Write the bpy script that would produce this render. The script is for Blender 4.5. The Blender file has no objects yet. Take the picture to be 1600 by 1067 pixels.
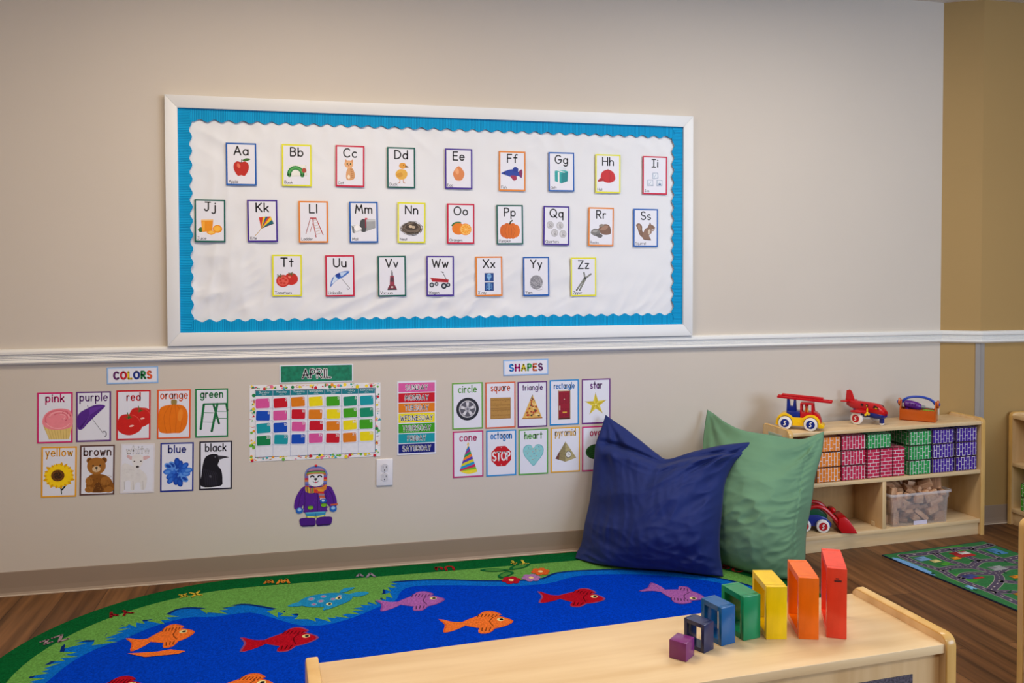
import bpy, bmesh, math, random
from mathutils import Vector, Matrix, Euler, Quaternion, noise

SC = bpy.context.scene
COL = SC.collection
# ------------------------------------------------------------------ camera
cam_d = bpy.data.cameras.new('camera')
cam = bpy.data.objects.new('camera', cam_d)
COL.objects.link(cam)
YAW, PITCH, ROLL = 0.2238, -0.0264, -0.0022
fwd = Vector((math.sin(YAW) * math.cos(PITCH), math.cos(YAW) * math.cos(PITCH), math.sin(PITCH)))
rgt = Vector((math.cos(YAW), -math.sin(YAW), 0))
upv = rgt.cross(fwd)
cr, sr = math.cos(ROLL), math.sin(ROLL)
r2, u2 = cr * rgt + sr * upv, -sr * rgt + cr * upv
cam.matrix_world = Matrix(((r2.x, u2.x, -fwd.x, 1.2782), (r2.y, u2.y, -fwd.y, -3.5604), (r2.z, u2.z, -fwd.z, 1.2449), (0, 0, 0, 1)))
cam_d.sensor_width = 36.0
cam_d.lens = 1314.66 / 1600 * 36.0
cam_d.shift_y = -75.23 / 1600
cam_d.clip_start = 0.05
SC.camera = cam
# ------------------------------------------------------------------ world, lights, exposure
world = bpy.data.worlds.new('world')
SC.world = world
world.use_nodes = True
bgn = world.node_tree.nodes['Background']
bgn.inputs[0].default_value = (0.75, 0.85, 1.0, 1)
bgn.inputs[1].default_value = 0.6
SC.view_settings.view_transform = 'Standard'
SC.view_settings.look = 'None'
SC.view_settings.gamma = 1.0
SC.view_settings.use_curve_mapping = False
SC.view_settings.exposure = 0.34

def area(name, loc, rot, sx, sy, power, col):
    d = bpy.data.lights.new(name, 'AREA')
    d.shape = 'RECTANGLE'
    d.size, d.size_y, d.energy, d.color = sx, sy, power, col
    o = bpy.data.objects.new(name, d)
    o.location = loc
    o.rotation_euler = rot
    COL.objects.link(o)
    return o
WARM = (1.0, 0.83, 0.62)
NEUT = (1.0, 0.93, 0.84)
area('assumed_ceiling_lamp', (1.15, -1.30, 2.52), (0, 0, 0), 1.2, 0.6, 25, WARM)  # unseen ceiling lights, assumed here; no fittings are built for them
area('assumed_ceiling_lamp', (3.10, -1.30, 2.52), (0, 0, 0), 1.2, 0.6, 19, NEUT)
area('assumed_ceiling_lamp', (-0.6, -2.9, 2.52), (0, 0, 0), 1.2, 0.6, 15, (1.0, 0.74, 0.46))
area('assumed_ceiling_lamp', (2.4, -4.3, 2.52), (0, 0, 0), 1.2, 0.6, 24, NEUT)
# assumed daylight: added area light behind and right of the camera, no window built
area('assumed_daylight', (5.2, -4.7, 1.55), (math.radians(85), 0, math.radians(31)), 2.4, 1.5, 92, (0.62, 0.78, 1.0))

# ------------------------------------------------------------------ helpers: colours and materials
def lin(c):
    c = c / 255.0
    return c / 12.92 if c <= 0.04045 else ((c + 0.055) / 1.055) ** 2.4
def rgba(c):
    return (lin(c[0]), lin(c[1]), lin(c[2]), 1)
MATS = {}
def mat(name, rgb, rough=0.6, var=0.06, scale=(8, 8, 8), bump=0.0, bscale=None, spec=0.5, sheen=0.0, rgb2=None, coat=0.0, detail=4.0):
    """noise-varied principled surface"""
    if name in MATS:
        return MATS[name]
    m = bpy.data.materials.new(name)
    MATS[name] = m
    m.use_nodes = True
    nt = m.node_tree
    b = nt.nodes['Principled BSDF']
    b.inputs['Roughness'].default_value = rough
    b.inputs['Specular IOR Level'].default_value = spec
    b.inputs['Sheen Weight'].default_value = sheen
    b.inputs['Coat Weight'].default_value = coat
    tc = nt.nodes.new('ShaderNodeTexCoord')
    mp = nt.nodes.new('ShaderNodeMapping')
    mp.inputs['Scale'].default_value = scale
    nt.links.new(tc.outputs['Object'], mp.inputs['Vector'])
    nz = nt.nodes.new('ShaderNodeTexNoise')
    nz.inputs['Scale'].default_value = 1.0
    nz.inputs['Detail'].default_value = detail
    nt.links.new(mp.outputs[0], nz.inputs['Vector'])
    rp = nt.nodes.new('ShaderNodeValToRGB')
    c = rgba(rgb)
    if rgb2:
        c2 = rgba(rgb2)
        rp.color_ramp.elements[0].color, rp.color_ramp.elements[1].color = c2, c
        rp.color_ramp.elements[0].position, rp.color_ramp.elements[1].position = 0.36, 0.62
    else:
        rp.color_ramp.elements[0].color = tuple(x * (1 - var) for x in c[:3]) + (1,)
        rp.color_ramp.elements[1].color = tuple(min(1, x * (1 + var)) for x in c[:3]) + (1,)
        rp.color_ramp.elements[0].position, rp.color_ramp.elements[1].position = 0.3, 0.7
    nt.links.new(nz.outputs['Fac'], rp.inputs[0])
    nt.links.new(rp.outputs[0], b.inputs['Base Color'])
    if bump:
        bz = nz
        if bscale:
            bz = nt.nodes.new('ShaderNodeTexNoise')
            bz.inputs['Scale'].default_value = bscale
            bz.inputs['Detail'].default_value = 3
            nt.links.new(tc.outputs['Object'], bz.inputs['Vector'])
        bp = nt.nodes.new('ShaderNodeBump')
        bp.inputs['Strength'].default_value = bump
        bp.inputs['Distance'].default_value = 0.004
        nt.links.new(bz.outputs['Fac'], bp.inputs['Height'])
        nt.links.new(bp.outputs[0], b.inputs['Normal'])
    return m
def ink(rgb):
    return mat('ink_%02x%02x%02x' % tuple(int(x) for x in rgb), rgb, rough=0.5, var=0.03, scale=(60, 60, 60), spec=0.35, detail=1)
def plastic(rgb):
    return mat('plastic_%02x%02x%02x' % tuple(rgb), rgb, rough=0.28, var=0.03, scale=(15, 15, 15), detail=1)
def paint(rgb):
    return mat('painted_wood_%02x%02x%02x' % tuple(rgb), rgb, rough=0.24, var=0.08, scale=(60, 60, 14), bump=0.015, spec=0.5)
def pile(rgb):
    return mat('pile_%02x%02x%02x' % tuple(rgb), rgb, rough=0.95, var=0.30, scale=(170, 170, 170), bump=0.5, bscale=420, spec=0.02, sheen=0.0, detail=3)

def wood(name, light, dark, sc, rough=0.38, coat=0.0):
    """straight-grained wood: stretched noise streaks over a soft blotch"""
    if name in MATS:
        return MATS[name]
    m = mat(name, light, rough=rough, scale=sc, rgb2=dark, spec=0.45, coat=coat, detail=6)
    return m
MAPLE_X = wood('maple_grain_along', (226, 199, 156), (213, 182, 136), (2.2, 26, 26))
MAPLE_Z = wood('maple_grain_upright', (218, 188, 142), (204, 170, 122), (26, 26, 2.2))
EDGE = wood('maple_edge_lacquered', (220, 182, 118), (206, 164, 94), (14, 14, 3), rough=0.22)
BACK_SHADED = wood('maple_back_board_shaded', (178, 140, 90), (160, 122, 74), (26, 26, 2.2), rough=0.5)  # maple tinted darker: the shade inside the open bays is put into its colour

# ------------------------------------------------------------------ helpers: objects
def link(o, parent=None):
    COL.objects.link(o)
    if parent is not None:
        o.parent = parent
    return o
def tag(o, label=None, cat=None, group=None, kind=None):
    if label: o['label'] = label
    if cat: o['category'] = cat
    if group: o['group'] = group
    if kind: o['kind'] = kind
    return o
def thing(name, label, cat, loc=(0, 0, 0), rot=(0, 0, 0), group=None):
    o = bpy.data.objects.new(name, None)
    o.empty_display_size = 0.03
    o.location, o.rotation_euler = loc, rot
    link(o)
    return tag(o, label, cat, group)
def copy_tree(o, parent=None):
    c = o.copy()
    COL.objects.link(c)
    if parent is not None:
        c.parent = parent
    for ch in list(o.children):
        copy_tree(ch, c)
    return c

class MB:
    """collects solid shapes and links them as one mesh object"""
    def __init__(s):
        s.bm = bmesh.new()
        s.mats = []
    def mi(s, m):
        if m not in s.mats:
            s.mats.append(m)
        return s.mats.index(m)
    def _done(s, before, m, M=None):
        fs = [f for f in s.bm.faces if f not in before]
        k = s.mi(m)
        vs = set()
        for f in fs:
            f.material_index = k
            vs.update(f.verts)
        if M is not None:
            for v in vs:
                v.co = M @ v.co
        return fs
    def box(s, c, size, m, bev=0.0, seg=2, M=None):
        before = set(s.bm.faces)
        r = bmesh.ops.create_cube(s.bm, size=1)
        for v in r['verts']:
            v.co = Vector((v.co.x * size[0] + c[0], v.co.y * size[1] + c[1], v.co.z * size[2] + c[2]))
        if bev:
            es = list({e for v in r['verts'] for e in v.link_edges})
            bmesh.ops.bevel(s.bm, geom=es, offset=bev, segments=seg, affect='EDGES', profile=0.5)
        return s._done(before, m, M)
    def prism(s, pts, y0, y1, m, rim=None, M=None, bev=0.0):
        """outline in x,z pushed along y"""
        before = set(s.bm.faces)
        a = [s.bm.verts.new((p[0], y0, p[1])) for p in pts]
        b = [s.bm.verts.new((p[0], y1, p[1])) for p in pts]
        n = len(pts)
        caps = [s.bm.faces.new(a), s.bm.faces.new(list(reversed(b)))]
        sides = [s.bm.faces.new((a[i], b[i], b[(i + 1) % n], a[(i + 1) % n])) for i in range(n)]
        fs = caps + sides
        bmesh.ops.recalc_face_normals(s.bm, faces=fs)
        if bev:
            es = [e for f in caps for e in f.edges]
            bmesh.ops.bevel(s.bm, geom=es, offset=bev, segments=2, affect='EDGES', profile=0.5)
        rims = []
        if rim is not None:
            for f in s.bm.faces:
                if f not in before:
                    f.normal_update()
                    if abs(f.normal.y) < 0.98:
                        rims.append(f)
        fs = s._done(before, m, M)
        if rim is not None:
            k = s.mi(rim)
            for f in rims:
                f.material_index = k
        return fs
    def cyl(s, p0, p1, r0, r1, m, n=20, M=None, bev=0.0):
        before = set(s.bm.faces)
        p0, p1 = Vector(p0), Vector(p1)
        d = (p1 - p0)
        q = d.to_track_quat('Z', 'Y').to_matrix()
        A = [s.bm.verts.new(p0 + q @ Vector((r0 * math.cos(2 * math.pi * i / n), r0 * math.sin(2 * math.pi * i / n), 0))) for i in range(n)]
        B = [s.bm.verts.new(p1 + q @ Vector((r1 * math.cos(2 * math.pi * i / n), r1 * math.sin(2 * math.pi * i / n), 0))) for i in range(n)]
        caps = [s.bm.faces.new(list(reversed(A))), s.bm.faces.new(B)]
        for i in range(n):
            s.bm.faces.new((A[i], A[(i + 1) % n], B[(i + 1) % n], B[i]))
        if bev:
            bmesh.ops.bevel(s.bm, geom=[e for f in caps for e in f.edges], offset=bev, segments=2, affect='EDGES', profile=0.5)
        return s._done(before, m, M)
    def ball(s, c, r, m, M=None, seg=20, rings=12):
        before = set(s.bm.faces)
        rr = r if isinstance(r, (tuple, list)) else (r, r, r)
        g = bmesh.ops.create_uvsphere(s.bm, u_segments=seg, v_segments=rings, radius=1)
        for v in g['verts']:
            v.co = Vector((v.co.x * rr[0] + c[0], v.co.y * rr[1] + c[1], v.co.z * rr[2] + c[2]))
        return s._done(before, m, M)
    def tube(s, pts, r, m, n=10, M=None):
        before = set(s.bm.faces)
        pts = [Vector(p) for p in pts]
        rings = []
        for i, p in enumerate(pts):
            d = (pts[min(i + 1, len(pts) - 1)] - pts[max(i - 1, 0)]).normalized()
            q = d.to_track_quat('Z', 'Y').to_matrix()
            rings.append([s.bm.verts.new(p + q @ Vector((r * math.cos(2 * math.pi * k / n), r * math.sin(2 * math.pi * k / n), 0))) for k in range(n)])
        for A, B in zip(rings, rings[1:]):
            # match ring phase
            j = min(range(n), key=lambda j: (B[j].co - A[0].co).length)
            for k in range(n):
                s.bm.faces.new((A[k], A[(k + 1) % n], B[(k + 1 + j) % n], B[(k + j) % n]))
        s.bm.faces.new(list(reversed(rings[0])))
        s.bm.faces.new(rings[-1])
        return s._done(before, m, M)
    def build(s, name, parent=None, loc=None, rot=None, smooth=35):
        bmesh.ops.recalc_face_normals(s.bm, faces=s.bm.faces[:])
        me = bpy.data.meshes.new(name)
        s.bm.to_mesh(me)
        s.bm.free()
        for m in s.mats:
            me.materials.append(m)
        if smooth:
            me.polygons.foreach_set('use_smooth', [True] * len(me.polygons))
            me.set_sharp_from_angle(angle=math.radians(smooth))
        o = bpy.data.objects.new(name, me)
        if loc: o.location = loc
        if rot: o.rotation_euler = rot
        return link(o, parent)

def raw(name, verts, faces, mats, parent=None, idx=None, smooth=False, loc=None, rot=None):
    me = bpy.data.meshes.new(name)
    me.from_pydata(verts, [], faces)
    for m in mats:
        me.materials.append(m)
    if idx:
        me.polygons.foreach_set('material_index', idx)
    if smooth:
        me.polygons.foreach_set('use_smooth', [True] * len(me.polygons))
    me.update()
    o = bpy.data.objects.new(name, me)
    if loc: o.location = loc
    if rot: o.rotation_euler = rot
    return link(o, parent)

def arc(cx, cy, rx, ry, a0, a1, n=12):
    return [(cx + rx * math.cos(math.radians(a0 + (a1 - a0) * i / n)), cy + ry * math.sin(math.radians(a0 + (a1 - a0) * i / n))) for i in range(n + 1)]
def smooth_line(pts, k=5, closed=False):
    """Catmull-Rom through points of any dimension"""
    n = len(pts)
    out = []
    rng = range(n if closed else n - 1)
    for i in rng:
        g = lambda j: pts[j % n] if closed else pts[max(0, min(n - 1, j))]
        p0, p1, p2, p3 = g(i - 1), g(i), g(i + 1), g(i + 2)
        for q in range(k):
            t = q / k
            out.append(tuple(0.5 * (2 * b + (c - a) * t + (2 * a - 5 * b + 4 * c - d) * t * t + (3 * b - a - 3 * c + d) * t ** 3) for a, b, c, d in zip(p0, p1, p2, p3)))
    if not closed:
        out.append(tuple(pts[-1]))
    return out

# ------------------------------------------------------------------ a single-line hand-lettered alphabet (cap height 1, x-height .62)
def _o(x=.27, r=.27): return arc(x, .31, r, .31, 90, 450, 16)
GL = {
 'A': (.74, [[(0, 0), (.37, 1), (.74, 0)], [(.13, .34), (.61, .34)]]),
 'B': (.6, [[(0, 0), (0, 1)] + arc(.27, .77, .27, .23, 90, -90, 8) + [(0, .54)] + arc(.3, .27, .3, .27, 90, -90, 8) + [(0, 0)]]),
 'C': (.74, [arc(.42, .5, .42, .5, 48, 312, 16)]),
 'D': (.72, [[(0, 0), (0, 1)] + arc(.2, .5, .52, .5, 90, -90, 12) + [(0, 0)]]),
 'E': (.56, [[(.56, 1), (0, 1), (0, 0), (.56, 0)], [(0, .53), (.48, .53)]]),
 'F': (.54, [[(.54, 1), (0, 1), (0, 0)], [(0, .53), (.46, .53)]]),
 'G': (.82, [arc(.42, .5, .42, .5, 48, 345, 18) + [(.82, .46), (.46, .46)]]),
 'H': (.68, [[(0, 0), (0, 1)], [(.68, 0), (.68, 1)], [(0, .52), (.68, .52)]]),
 'I': (.5, [[(0, 1), (.5, 1)], [(.25, 1), (.25, 0)], [(0, 0), (.5, 0)]]),
 '|': (.04, [[(.02, 1), (.02, 0)]]),
 'J': (.66, [[(.1, 1), (.66, 1)], [(.44, 1), (.44, .28)] + arc(.23, .26, .21, .26, 0, -160, 8)]),
 'K': (.64, [[(0, 0), (0, 1)], [(.58, 1), (0, .4)], [(.2, .58), (.64, 0)]]),
 'L': (.54, [[(0, 1), (0, 0), (.54, 0)]]),
 'M': (.88, [[(0, 0), (.14, 1), (.44, .3), (.74, 1), (.88, 0)]]),
 'N': (.72, [[(0, 0), (0, 1), (.72, 0), (.72, 1)]]),
 'O': (.86, [arc(.43, .5, .43, .5, 90, 450, 22)]),
 'P': (.58, [[(0, 0), (0, 1)] + arc(.28, .74, .3, .26, 90, -90, 8) + [(0, .48)]]),
 'Q': (.9, [arc(.43, .5, .43, .5, 90, 450, 22), [(.52, .28), (.9, -.08)]]),
 'R': (.62, [[(0, 0), (0, 1)] + arc(.28, .75, .3, .25, 90, -90, 8) + [(0, .5)], [(.22, .5), (.62, 0)]]),
 'S': (.62, [arc(.31, .75, .28, .25, 35, 270, 10) + arc(.31, .25, .31, .25, 90, -145, 10)[1:]]),
 'T': (.7, [[(0, 1), (.7, 1)], [(.35, 1), (.35, 0)]]),
 'U': (.68, [[(0, 1), (0, .34)] + arc(.34, .34, .34, .34, 180, 360, 12) + [(.68, 1)]]),
 'V': (.7, [[(0, 1), (.35, 0), (.7, 1)]]),
 'W': (1.0, [[(0, 1), (.25, 0), (.5, .8), (.75, 0), (1, 1)]]),
 'X': (.7, [[(0, 1), (.7, 0)], [(.7, 1), (0, 0)]]),
 'Y': (.68, [[(0, 1), (.34, .48), (.68, 1)], [(.34, .48), (.34, 0)]]),
 'Z': (.66, [[(0, 1), (.66, 1), (0, 0), (.66, 0)]]),
 'a': (.54, [_o(), [(.54, .62), (.54, 0)]]),
 'b': (.54, [_o(), [(0, 1), (0, 0)]]),
 'c': (.48, [arc(.29, .31, .29, .31, 48, 312, 12)]),
 'd': (.54, [_o(), [(.54, 1), (.54, 0)]]),
 'e': (.54, [[(.02, .33), (.53, .33)] + arc(.27, .31, .27, .31, 6, 315, 14)]),
 'f': (.42, [arc(.36, .8, .18, .2, 60, 180, 7) + [(.18, 0)], [(0, .6), (.4, .6)]]),
 'g': (.54, [_o(), [(.54, .62), (.54, -.06)] + arc(.27, -.06, .27, .26, 0, -150, 9)]),
 'h': (.5, [[(0, 1), (0, 0)], [(0, .34)] + arc(.25, .37, .25, .25, 180, 0, 9) + [(.5, 0)]]),
 'i': (.04, [[(.02, .62), (.02, 0)], [(.02, .86), (.02, .88)]]),
 'j': (.3, [[(.26, .62), (.26, -.08)] + arc(.06, -.08, .2, .22, 0, -140, 7), [(.26, .86), (.26, .88)]]),
 'k': (.48, [[(0, 1), (0, 0)], [(.44, .62), (0, .24)], [(.16, .38), (.48, 0)]]),
 'l': (.04, [[(.02, 1), (.02, 0)]]),
 'm': (.8, [[(0, .62), (0, 0)], [(0, .36)] + arc(.2, .42, .2, .2, 180, 0, 8) + [(.4, 0)], [(.4, .36)] + arc(.6, .42, .2, .2, 180, 0, 8) + [(.8, 0)]]),
 'n': (.5, [[(0, .62), (0, 0)], [(0, .34)] + arc(.25, .37, .25, .25, 180, 0, 9) + [(.5, 0)]]),
 'o': (.56, [_o(.28, .28)]),
 'p': (.54, [_o(), [(0, .62), (0, -.34)]]),
 'q': (.54, [_o(), [(.54, .62), (.54, -.34)]]),
 'r': (.34, [[(0, .62), (0, 0)], [(0, .36)] + arc(.22, .36, .22, .26, 180, 60, 6)]),
 's': (.42, [arc(.21, .465, .19, .155, 40, 270, 8) + arc(.21, .155, .21, .155, 90, -145, 8)[1:]]),
 't': (.4, [[(.2, .92), (.2, 0)], [(0, .62), (.4, .62)]]),
 'u': (.5, [[(0, .62), (0, .25)] + arc(.25, .25, .25, .25, 180, 360, 9), [(.5, .62), (.5, 0)]]),
 'v': (.48, [[(0, .62), (.24, 0), (.48, .62)]]),
 'w': (.7, [[(0, .62), (.18, 0), (.35, .52), (.52, 0), (.7, .62)]]),
 'x': (.48, [[(0, .62), (.48, 0)], [(.48, .62), (0, 0)]]),
 'y': (.48, [[(0, .62), (.25, .06)], [(.48, .62), (.12, -.34)]]),
 'z': (.46, [[(0, .62), (.46, .62), (0, 0), (.46, 0)]]),
 '0': (.54, [arc(.27, .5, .27, .5, 90, 450, 16)]),
 '1': (.2, [[(0, .82), (.16, 1), (.16, 0)]]),
 '2': (.54, [arc(.26, .73, .26, .27, 160, -40, 9) + [(0, 0), (.54, 0)]]),
 '3': (.5, [arc(.22, .75, .25, .25, 140, -90, 9) + arc(.22, .25, .28, .25, 90, -140, 9)]),
 '4': (.56, [[(.42, 0), (.42, 1), (0, .3), (.56, .3)]]),
 '5': (.5, [[(.46, 1), (.06, 1), (.02, .56)] + arc(.22, .32, .28, .32, 120, -140, 9)]),
 '6': (.5, [[(.4, 1), (.06, .46)] + arc(.25, .28, .25, .28, 160, -200, 14)]),
 '7': (.5, [[(0, 1), (.5, 1), (.16, 0)]]),
 '8': (.5, [arc(.25, .76, .22, .24, 90, 450, 12), arc(.25, .27, .25, .27, 90, 450, 12)]),
 '9': (.5, [arc(.25, .72, .25, .28, 0, 360, 14) + [(.2, 0)]]),
 '-': (.3, [[(0, .36), (.3, .36)]]),
 ' ': (.3, []),
}

class Ink:
    """flat printed artwork in millimetres on a sheet in its x,z plane (facing -y); every mark lies a hair above the last"""
    def __init__(s, base=0.0, dz=0.07):
        s.v, s.f, s.mi, s.mats, s.lay, s.dz = [], [], [], [], base, dz
        s.fn = ink
    def _m(s, c):
        m = s.fn(c) if isinstance(c, (tuple, list)) else c
        if m not in s.mats:
            s.mats.append(m)
        return s.mats.index(m)
    def _add(s, polys, c):
        k = s._m(c)
        for p in polys:
            b = len(s.v)
            s.v += [(x, s.lay, z) for x, z in p]
            s.f.append(list(range(b, b + len(p))))
            s.mi.append(k)
    def poly(s, pts, c):
        s.lay += s.dz
        a = sum(p[0] * q[1] - q[0] * p[1] for p, q in zip(pts, pts[1:] + pts[:1]))
        s._add([pts if a > 0 else list(reversed(pts))], c)
        return s
    def blob(s, pts, c, k=4):
        return s.poly(smooth_line(pts, k, True), c)
    def ell(s, cx, cy, rx, ry, c, rot=0, n=22):
        a = math.radians(rot)
        P = [(rx * math.cos(2 * math.pi * i / n), ry * math.sin(2 * math.pi * i / n)) for i in range(n)]
        return s.poly([(cx + x * math.cos(a) - y * math.sin(a), cy + x * math.sin(a) + y * math.cos(a)) for x, y in P], c)
    def rect(s, cx, cy, w, h, c, rot=0):
        a = math.radians(rot)
        P = [(-w / 2, -h / 2), (w / 2, -h / 2), (w / 2, h / 2), (-w / 2, h / 2)]
        return s.poly([(cx + x * math.cos(a) - y * math.sin(a), cy + x * math.sin(a) + y * math.cos(a)) for x, y in P], c)
    def rrect(s, cx, cy, w, h, r, c, n=4):
        P = []
        for sx, sy, a in ((1, 1, 0), (-1, 1, 90), (-1, -1, 180), (1, -1, 270)):
            P += arc(cx + sx * (w / 2 - r), cy + sy * (h / 2 - r), r, r, a, a + 90, n)
        return s.poly(P, c)
    def _ribbon(s, pts, w):
        h = w / 2
        P = [pts[0]]
        for p in pts[1:]:
            if abs(p[0] - P[-1][0]) + abs(p[1] - P[-1][1]) > 1e-6:
                P.append(p)
        out = []
        disc = lambda p: [(p[0] + h * math.cos(2 * math.pi * i / 10), p[1] + h * math.sin(2 * math.pi * i / 10)) for i in range(10)]
        ends = [P[0], P[-1]]
        L, R = [], []
        n = len(P)
        for i in range(n):
            d1 = (P[i][0] - P[i - 1][0], P[i][1] - P[i - 1][1]) if i else (P[1][0] - P[0][0], P[1][1] - P[0][1])
            d2 = (P[i + 1][0] - P[i][0], P[i + 1][1] - P[i][1]) if i < n - 1 else d1
            l1, l2 = math.hypot(*d1), math.hypot(*d2)
            n1, n2 = (-d1[1] / l1, d1[0] / l1), (-d2[1] / l2, d2[0] / l2)
            dot = n1[0] * n2[0] + n1[1] * n2[1]
            if dot < 0.5:
                ends.append(P[i])
                L.append((P[i][0] + n1[0] * h, P[i][1] + n1[1] * h)); R.append((P[i][0] - n1[0] * h, P[i][1] - n1[1] * h))
                L.append((P[i][0] + n2[0] * h, P[i][1] + n2[1] * h)); R.append((P[i][0] - n2[0] * h, P[i][1] - n2[1] * h))
                L.append(None); 
                R.append(None)
                L[-1], R[-1] = L[-2], R[-2]
            else:
                k = h / (1 + dot)
                m = ((n1[0] + n2[0]) * k, (n1[1] + n2[1]) * k)
                L.append((P[i][0] + m[0], P[i][1] + m[1])); R.append((P[i][0] - m[0], P[i][1] - m[1]))
        for i in range(len(L) - 1):
            q = [R[i], R[i + 1], L[i + 1], L[i]]
            a = sum(p[0] * r[1] - r[0] * p[1] for p, r in zip(q, q[1:] + q[:1]))
            if a > 1e-9:
                out.append(q)
        out += [disc(e) for e in ends]
        return out
    def line(s, pts, w, c):
        s.lay += s.dz
        s._add(s._ribbon(pts, w), c)
        return s
    def text(s, t, cx, base, cap, c, w=.11, width=None, align='c', track=.24, colors=None, flip=False):
        """base is the baseline; w the pen width as a share of cap height; width squeezes the word to fit"""
        adv = sum(GL[ch][0] for ch in t) + track * (len(t) - 1)
        sx = cap if width is None else (width / adv)
        x = {'c': cx - adv * sx / 2, 'l': cx, 'r': cx - adv * sx}[align]
        s.lay += s.dz
        for i, ch in enumerate(t):
            for st in GL[ch][1]:
                P = [(x + p[0] * sx, base + p[1] * cap) for p in st]
                if flip:
                    P = [(2 * cx - p[0], 2 * base - p[1]) for p in P]
                s._add(s._ribbon(P, w * cap), colors[i] if colors else c)
            x += (GL[ch][0] + track) * sx
        return s
    def build(s, name, parent=None, floor=False, sc=0.001):
        vs = [(x * sc, z * sc, y * sc) for x, y, z in s.v] if floor else [(x * sc, -y * sc, z * sc) for x, y, z in s.v]
        o = raw(name, vs, s.f, s.mats, parent, s.mi)
        return o

def sheet_mesh(name, w, h, t, m_face, m_edge, parent, border=0.0, M_border=None):
    """thin card: a slab of thickness t (mm), front at y=-t"""
    b = MB()
    b.box((0, -t / 2000, 0), (w / 1000, t / 1000, h / 1000), m_edge)
    return b.build(name, parent, smooth=0)
# ------------------------------------------------------------------ the setting
CEIL = 2.546
CX, EX, EY = 4.2482, 4.4058, -0.0833          # where the back wall ends, where the pier's face begins
PAINT = mat('warm_grey_wall_paint', (206, 197, 186), rough=0.62, var=0.012, scale=(2, 2, 2), bump=0.05, bscale=260, spec=0.25)
TAN = mat('tan_wall_paint', (170, 139, 88), rough=0.62, var=0.012, scale=(2, 2, 2), bump=0.05, bscale=260, spec=0.25)
CEILM = mat('white_ceiling_tile', (226, 222, 214), rough=0.8, var=0.05, scale=(40, 40, 40), bump=0.2, bscale=90)
TRIMW = mat('white_gloss_trim', (228, 228, 226), rough=0.32, var=0.01, scale=(3, 3, 3))
BASEM = mat('taupe_vinyl_base', (150, 132, 116), rough=0.5, var=0.03, scale=(3, 3, 3))
CAULK = mat('pale_base_edge', (200, 184, 166), rough=0.5, var=0.03)

def slab(name, pts, m, kind='structure'):
    """one flat wall panel given as a quad, thickened backwards by its own normal"""
    a, b_, c, d = [Vector(p) for p in pts]
    n = (b_ - a).cross(d - a).normalized() * 0.08
    vs = [a, b_, c, d] + [p - n for p in (a, b_, c, d)]
    fs = [(0, 1, 2, 3), (7, 6, 5, 4), (0, 4, 5, 1), (1, 5, 6, 2), (2, 6, 7, 3), (3, 7, 4, 0)]
    o = raw(name, [tuple(v) for v in vs], fs, [m])
    return tag(o, kind=kind)
XL, XR, YF = -1.6, 6.0, -6.2
slab('wall_back', [(XL, 0, 0), (CX, 0, 0), (CX, 0, CEIL), (XL, 0, CEIL)], PAINT)
slab('wall_pier', [(CX, 0, 0), (EX, EY, 0), (EX, EY, CEIL), (CX, 0, CEIL)], TAN)
slab('wall_right', [(EX, EY, 0), (XR, EY, 0), (XR, EY, CEIL), (EX, EY, CEIL)], TAN)
slab('wall_left', [(XL, YF, 0), (XL, 0, 0), (XL, 0, CEIL), (XL, YF, CEIL)], PAINT)
slab('wall_east', [(XR, EY, 0), (XR, YF, 0), (XR, YF, CEIL), (XR, EY, CEIL)], TAN)
slab('wall_front', [(XR, YF, 0), (XL, YF, 0), (XL, YF, CEIL), (XR, YF, CEIL)], PAINT)
slab('ceiling', [(XL, 0.0, CEIL), (XR, 0.0, CEIL), (XR, YF, CEIL), (XL, YF, CEIL)], CEILM)

# floor: vinyl planks running towards the back wall
fm = bpy.data.materials.new('walnut_vinyl_plank')
fm.use_nodes = True
nt = fm.node_tree
bs = nt.nodes['Principled BSDF']
bs.inputs['Roughness'].default_value = 0.45
bs.inputs['Specular IOR Level'].default_value = 0.22
tc = nt.nodes.new('ShaderNodeTexCoord')
mp = nt.nodes.new('ShaderNodeMapping')
mp.inputs['Rotation'].default_value = (0, 0, math.radians(90))
nt.links.new(tc.outputs['Object'], mp.inputs['Vector'])
bk = nt.nodes.new('ShaderNodeTexBrick')
bk.inputs['Scale'].default_value = 1.0
bk.inputs['Brick Width'].default_value = 1.22
bk.inputs['Row Height'].default_value = 0.152
bk.inputs['Mortar Size'].default_value = 0.0012
bk.inputs['Color1'].default_value = rgba((128, 90, 56))
bk.inputs['Color2'].default_value = rgba((98, 66, 40))
bk.inputs['Mortar'].default_value = rgba((52, 36, 26))
bk.offset = 0.37
nt.links.new(mp.outputs[0], bk.inputs['Vector'])
ms = nt.nodes.new('ShaderNodeMapping')
ms.inputs['Scale'].default_value = (30, 1.6, 1)
nt.links.new(tc.outputs['Object'], ms.inputs['Vector'])
nz = nt.nodes.new('ShaderNodeTexNoise')
nz.inputs['Scale'].default_value = 1.0
nz.inputs['Detail'].default_value = 7
nt.links.new(ms.outputs[0], nz.inputs['Vector'])
rp = nt.nodes.new('ShaderNodeValToRGB')
rp.color_ramp.elements[0].color, rp.color_ramp.elements[1].color = (0.35, 0.33, 0.31, 1), (1.25, 1.2, 1.15, 1)
rp.color_ramp.elements[0].position, rp.color_ramp.elements[1].position = 0.3, 0.68
nt.links.new(nz.outputs['Fac'], rp.inputs[0])
mx = nt.nodes.new('ShaderNodeMix')
mx.data_type = 'RGBA'
mx.blend_type = 'MULTIPLY'
mx.inputs[0].default_value = 1.0
nt.links.new(bk.outputs[0], mx.inputs[6])
nt.links.new(rp.outputs[0], mx.inputs[7])
nt.links.new(mx.outputs[2], bs.inputs['Base Color'])
fl = MB()
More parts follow.
